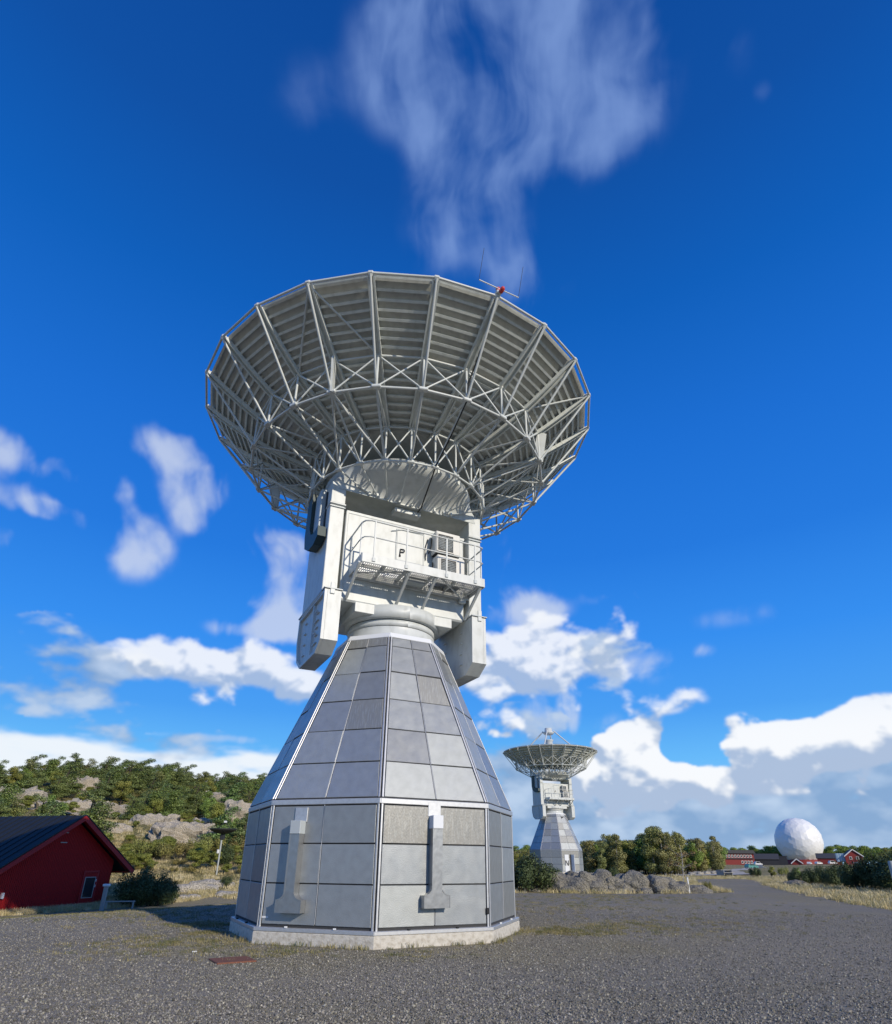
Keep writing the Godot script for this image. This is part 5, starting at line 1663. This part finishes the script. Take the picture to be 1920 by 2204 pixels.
func gable_house(called: String, label: String, az: float, d: float, w: float, dep: float, ev: float, top: float, wall: Material, roof: Material, trim: Material, turn: float) -> Node3D:
	var t := thing(called, label, "house", polar(az, d), -deg_to_rad(az) + turn)
	var s := begin()
	prism(s, PackedVector2Array([Vector2(-w / 2, -1.0), Vector2(w / 2, -1.0), Vector2(w / 2, ev), Vector2(0, top), Vector2(-w / 2, ev)]), -dep / 2, dep / 2)
	put("wall", done(s), wall, t)
	for sd in [-1.0, 1.0]:
		s = begin()
		var e := Vector2(sd * (w / 2 + 0.5), ev - 0.5 * (top - ev) / (w / 2))
		var r := Vector2(0, top)
		prism(s, PackedVector2Array([r, e, e + Vector2(0, 0.25), r + Vector2(0, 0.25)]), -dep / 2 - 0.5, dep / 2 + 0.5)
		var rf := put("roof", done(s), roof, t)
		s = begin()
		prism(s, PackedVector2Array([r + Vector2(0, 0.28), e + Vector2(0, 0.28), e - Vector2(0, 0.25), r - Vector2(0, 0.25)]), dep / 2 + 0.51, dep / 2 + 0.62)
		put("barge_board", done(s), trim, rf)
	return t

func make_far_buildings() -> void:
	# radome
	var rc := polar(28.11, 528.0)
	var t := thing("radome", "huge white faceted radome ball on the horizon", "radome", rc, -deg_to_rad(28.11))
	var cy := 528.0 * tan(deg_to_rad(1.57)) + EYE.y - rc.y
	var s := begin()
	var gold := (1.0 + sqrt(5.0)) / 2.0
	var vs := []
	for a in [-1.0, 1.0]:
		for b in [-gold, gold]:
			vs.append(Vector3(0, a, b).normalized()); vs.append(Vector3(a, b, 0).normalized()); vs.append(Vector3(b, 0, a).normalized())
	var fs := []
	for i in 12:
		for j in range(i + 1, 12):
			for k in range(j + 1, 12):
				if vs[i].distance_to(vs[j]) < 1.1 and vs[j].distance_to(vs[k]) < 1.1 and vs[i].distance_to(vs[k]) < 1.1:
					fs.append([vs[i], vs[j], vs[k]])
	for q in 3:
		var nx := []
		for f in fs:
			var ab: Vector3 = (f[0] + f[1]).normalized()
			var bc: Vector3 = (f[1] + f[2]).normalized()
			var ca: Vector3 = (f[2] + f[0]).normalized()
			nx.append_array([[f[0], ab, ca], [ab, f[1], bc], [ca, bc, f[2]], [ab, bc, ca]])
		fs = nx
	var jit := noise(55, 6.0, 2)
	for f in fs:
		if (f[0].y + f[1].y + f[2].y) / 3.0 < -0.80: continue
		_add_facet(s, f, cy, jit)
	put("shell", done(s), M.radome, t)
	s = begin(true)
	lathe(s, [Vector2(10.2, -1.0), Vector2(10.2, cy - 12.0), Vector2(9.0, cy - 11.9)], 48)
	put("base_wall", done(s), M.house_red, t)
	# red two-storey house with rows of windows
	t = thing("red_office", "long red two-storey house with white window rows left of the radome", "house", polar(23.57, 455.0), -deg_to_rad(23.57) + 0.25)
	box("wall", Vector3(0, 3.0, 0), Vector3(18.0, 8.0, 9.0), M.house_red, t)
	s = begin()
	prism(s, PackedVector2Array([Vector2(-10.0, 6.4), Vector2(10.0, 6.4), Vector2(9.0, 8.3), Vector2(-9.0, 8.3)]), -5.6, 5.6)
	put("roof", done(s), M.tile_roof, t)
	for i in 9:
		for y in [4.9, 1.6]:
			if y < 2.0 and i < 5: continue
			var wn := box("window", Vector3(-7.2 + i * 1.8, y, 4.53), Vector3(1.2, 1.5, 0.1), M.house_white, t)
			box("pane", Vector3(0, 0, 0.06), Vector3(0.8, 1.0, 0.06), M.glass, wn)
	box("balcony_band", Vector3(0, 3.5, 4.7), Vector3(17.0, 0.6, 0.5), M.house_dark, t)
	# long dark hall and low wings
	t = gable_house("long_hall", "long low hall with a black roof between red house and radome", 25.55, 470.0, 9.0, 15.0, 3.6, 6.4, M.house_dark, M.tile_roof, M.house_dark, PI / 2)
	t = thing("dark_annex", "dark block against the left foot of the radome", "house", polar(26.75, 490.0), -deg_to_rad(26.75))
	box("wall", Vector3(0, 1.8, 0), Vector3(5.5, 7.0, 6.0), M.house_dark, t)
	box("roof", Vector3(0, 5.4, 0), Vector3(6.2, 0.3, 6.6), M.tile_roof, t)
	gable_house("red_cottage", "small red cottage with white barge boards before the radome", 27.68, 400.0, 4.6, 7.0, 1.2, 3.0, M.house_red, M.tile_roof, M.house_white, 0.0)
	t = gable_house("low_wing", "long low wing with a dark roof right of the radome", 29.85, 480.0, 8.0, 13.0, 3.4, 5.8, M.house_red, M.tile_roof, M.house_dark, PI / 2)
	t = gable_house("gabled_house", "gabled house with white barge boards right of the radome", 31.35, 430.0, 8.2, 9.0, 4.3, 7.4, M.house_red, M.tile_roof, M.house_white, 0.15)
	var gz := box("glass_front", Vector3(-6.0, 3.4, 1.0), Vector3(4.0, 4.2, 4.0), mat(lin(0.25, 0.38, 0.5), 0.1), t)
	for i in 3:
		box("mullion", Vector3(-1.2 + i * 1.2, 0, 2.03), Vector3(0.15, 4.2, 0.1), M.house_white, gz)
	for i in 2:
		var wn := box("window", Vector3(-1.6 + i * 3.2, 3.2, 4.56), Vector3(1.3, 1.4, 0.1), M.house_white, t)
		box("pane", Vector3(0, 0, 0.06), Vector3(0.9, 1.0, 0.06), M.glass, wn)
	# vehicles
	car(24.5, 235.0, M.car_green, 0.4, "pale green parked car, leftmost on the far parking strip")
	car(25.15, 245.0, M.car_grey, 1.0, "grey parked car beside the green one")
	car(25.0, 400.0, M.car_white, 0.2, "white van by the long hall", 1.5)
	car(29.1, 420.0, M.car_white, 0.4, "white car just right of the radome foot")
	car(30.0, 420.0, M.car_white, 0.1, "white van below the low wing", 1.4)
	car(31.5, 400.0, M.car_white, 0.9, "white car in front of the gabled house")
	car(28.5, 405.0, M.car_white, 0.9, "white car between the cottage and the radome")

func _add_facet(s: SurfaceTool, f: Array, cy: float, jit: FastNoiseLite) -> void:
	var p := []
	for v in f:
		p.append(v * (15.1 + jit.get_noise_3dv(v * 3.0) * 0.35) + Vector3(0, cy, 0))
	tri3(s, p[0], p[1], p[2])

func car(az: float, d: float, paint: Material, turn: float, label: String, tall := 1.0) -> void:
	var t := thing("parked_car", label, "car", polar(az, d), turn, "vehicles on the far parking strip")
	var s := begin()
	var h := 0.45 + 0.95 * tall
	prism(s, PackedVector2Array([Vector2(-2.1, 0.35), Vector2(2.1, 0.35), Vector2(2.15, 0.8), Vector2(1.2, 0.95), Vector2(0.6, h), Vector2(-1.5, h), Vector2(-2.05, 0.95)]), -0.85, 0.85)
	put("body", done(s), paint, t)
	s = begin()
	prism(s, PackedVector2Array([Vector2(1.0, 1.0), Vector2(0.5, h - 0.08), Vector2(-1.35, h - 0.08), Vector2(-1.7, 1.0)]), -0.87, 0.87)
	put("windows", done(s), M.glass, t)
	for q in [Vector2(-1.3, -0.8), Vector2(1.3, -0.8), Vector2(-1.3, 0.8), Vector2(1.3, 0.8)]:
		rod("wheel", Vector3(q.x, 0.32, q.y - 0.1), Vector3(q.x, 0.32, q.y + 0.1), 0.33, M.black, t)

# ---------------------------------------------------------------- scene
func _ready() -> void:
	var cam := Camera3D.new()
	cam.name = "camera"
	cam.projection = Camera3D.PROJECTION_FRUSTUM
	cam.keep_aspect = Camera3D.KEEP_HEIGHT
	cam.near = 0.1
	cam.far = 4000.0
	cam.size = 2204.0 / 1310.95 * 0.1
	cam.frustum_offset = Vector2(0, (1231.36 - 1102.0) / 1310.95 * 0.1)
	cam.transform = Transform3D(Basis(Vector3.RIGHT, 0.4429) * Basis(Vector3.BACK, 0.0083), EYE)
	add_child(cam)
	var env := Environment.new()
	env.background_mode = Environment.BG_SKY
	var sky := Sky.new()
	var ps := PanoramaSkyMaterial.new()
	ps.panorama = make_sky()
	sky.sky_material = ps
	env.sky = sky
	env.background_energy_multiplier = 1.0
	env.tonemap_mode = Environment.TONE_MAPPER_LINEAR
	env.tonemap_exposure = 1.0
	env.sdfgi_enabled = true
	env.ssao_enabled = true
	env.ssil_enabled = true
	var we := WorldEnvironment.new()
	we.name = "world_environment"
	we.environment = env
	add_child(we)
	var sun := DirectionalLight3D.new()
	sun.name = "sun"
	sun.light_energy = 1.22
	sun.light_color = Color(1.0, 0.955, 0.88)
	sun.light_angular_distance = 0.5
	sun.shadow_enabled = true
	var saz := deg_to_rad(-39.0)
	var sel := deg_to_rad(23.5)
	var travel := Vector3(sin(saz) * cos(sel), -sin(sel), -cos(saz) * cos(sel))
	sun.basis = Basis.looking_at(travel, Vector3.UP)
	add_child(sun)
	print("sky ", Time.get_ticks_msec())
	make_materials()
	make_ground()
	print("ground ", Time.get_ticks_msec())
	rng.seed = 3
	make_telescope(TEL, 0.0789, 0.458, -0.0565, true, "large white dish telescope on a silver octagonal pedestal in the gravel yard")
	make_telescope(FAR_TEL, 0.03, 0.398, -0.10, false, "small distant white dish telescope marked N, standing behind the grey rocks")
	print("telescopes ", Time.get_ticks_msec())
	make_shed()
	make_far_buildings()
	make_small_things()
	print("buildings ", Time.get_ticks_msec())
	plants_and_rocks()
	print("plants ", Time.get_ticks_msec())
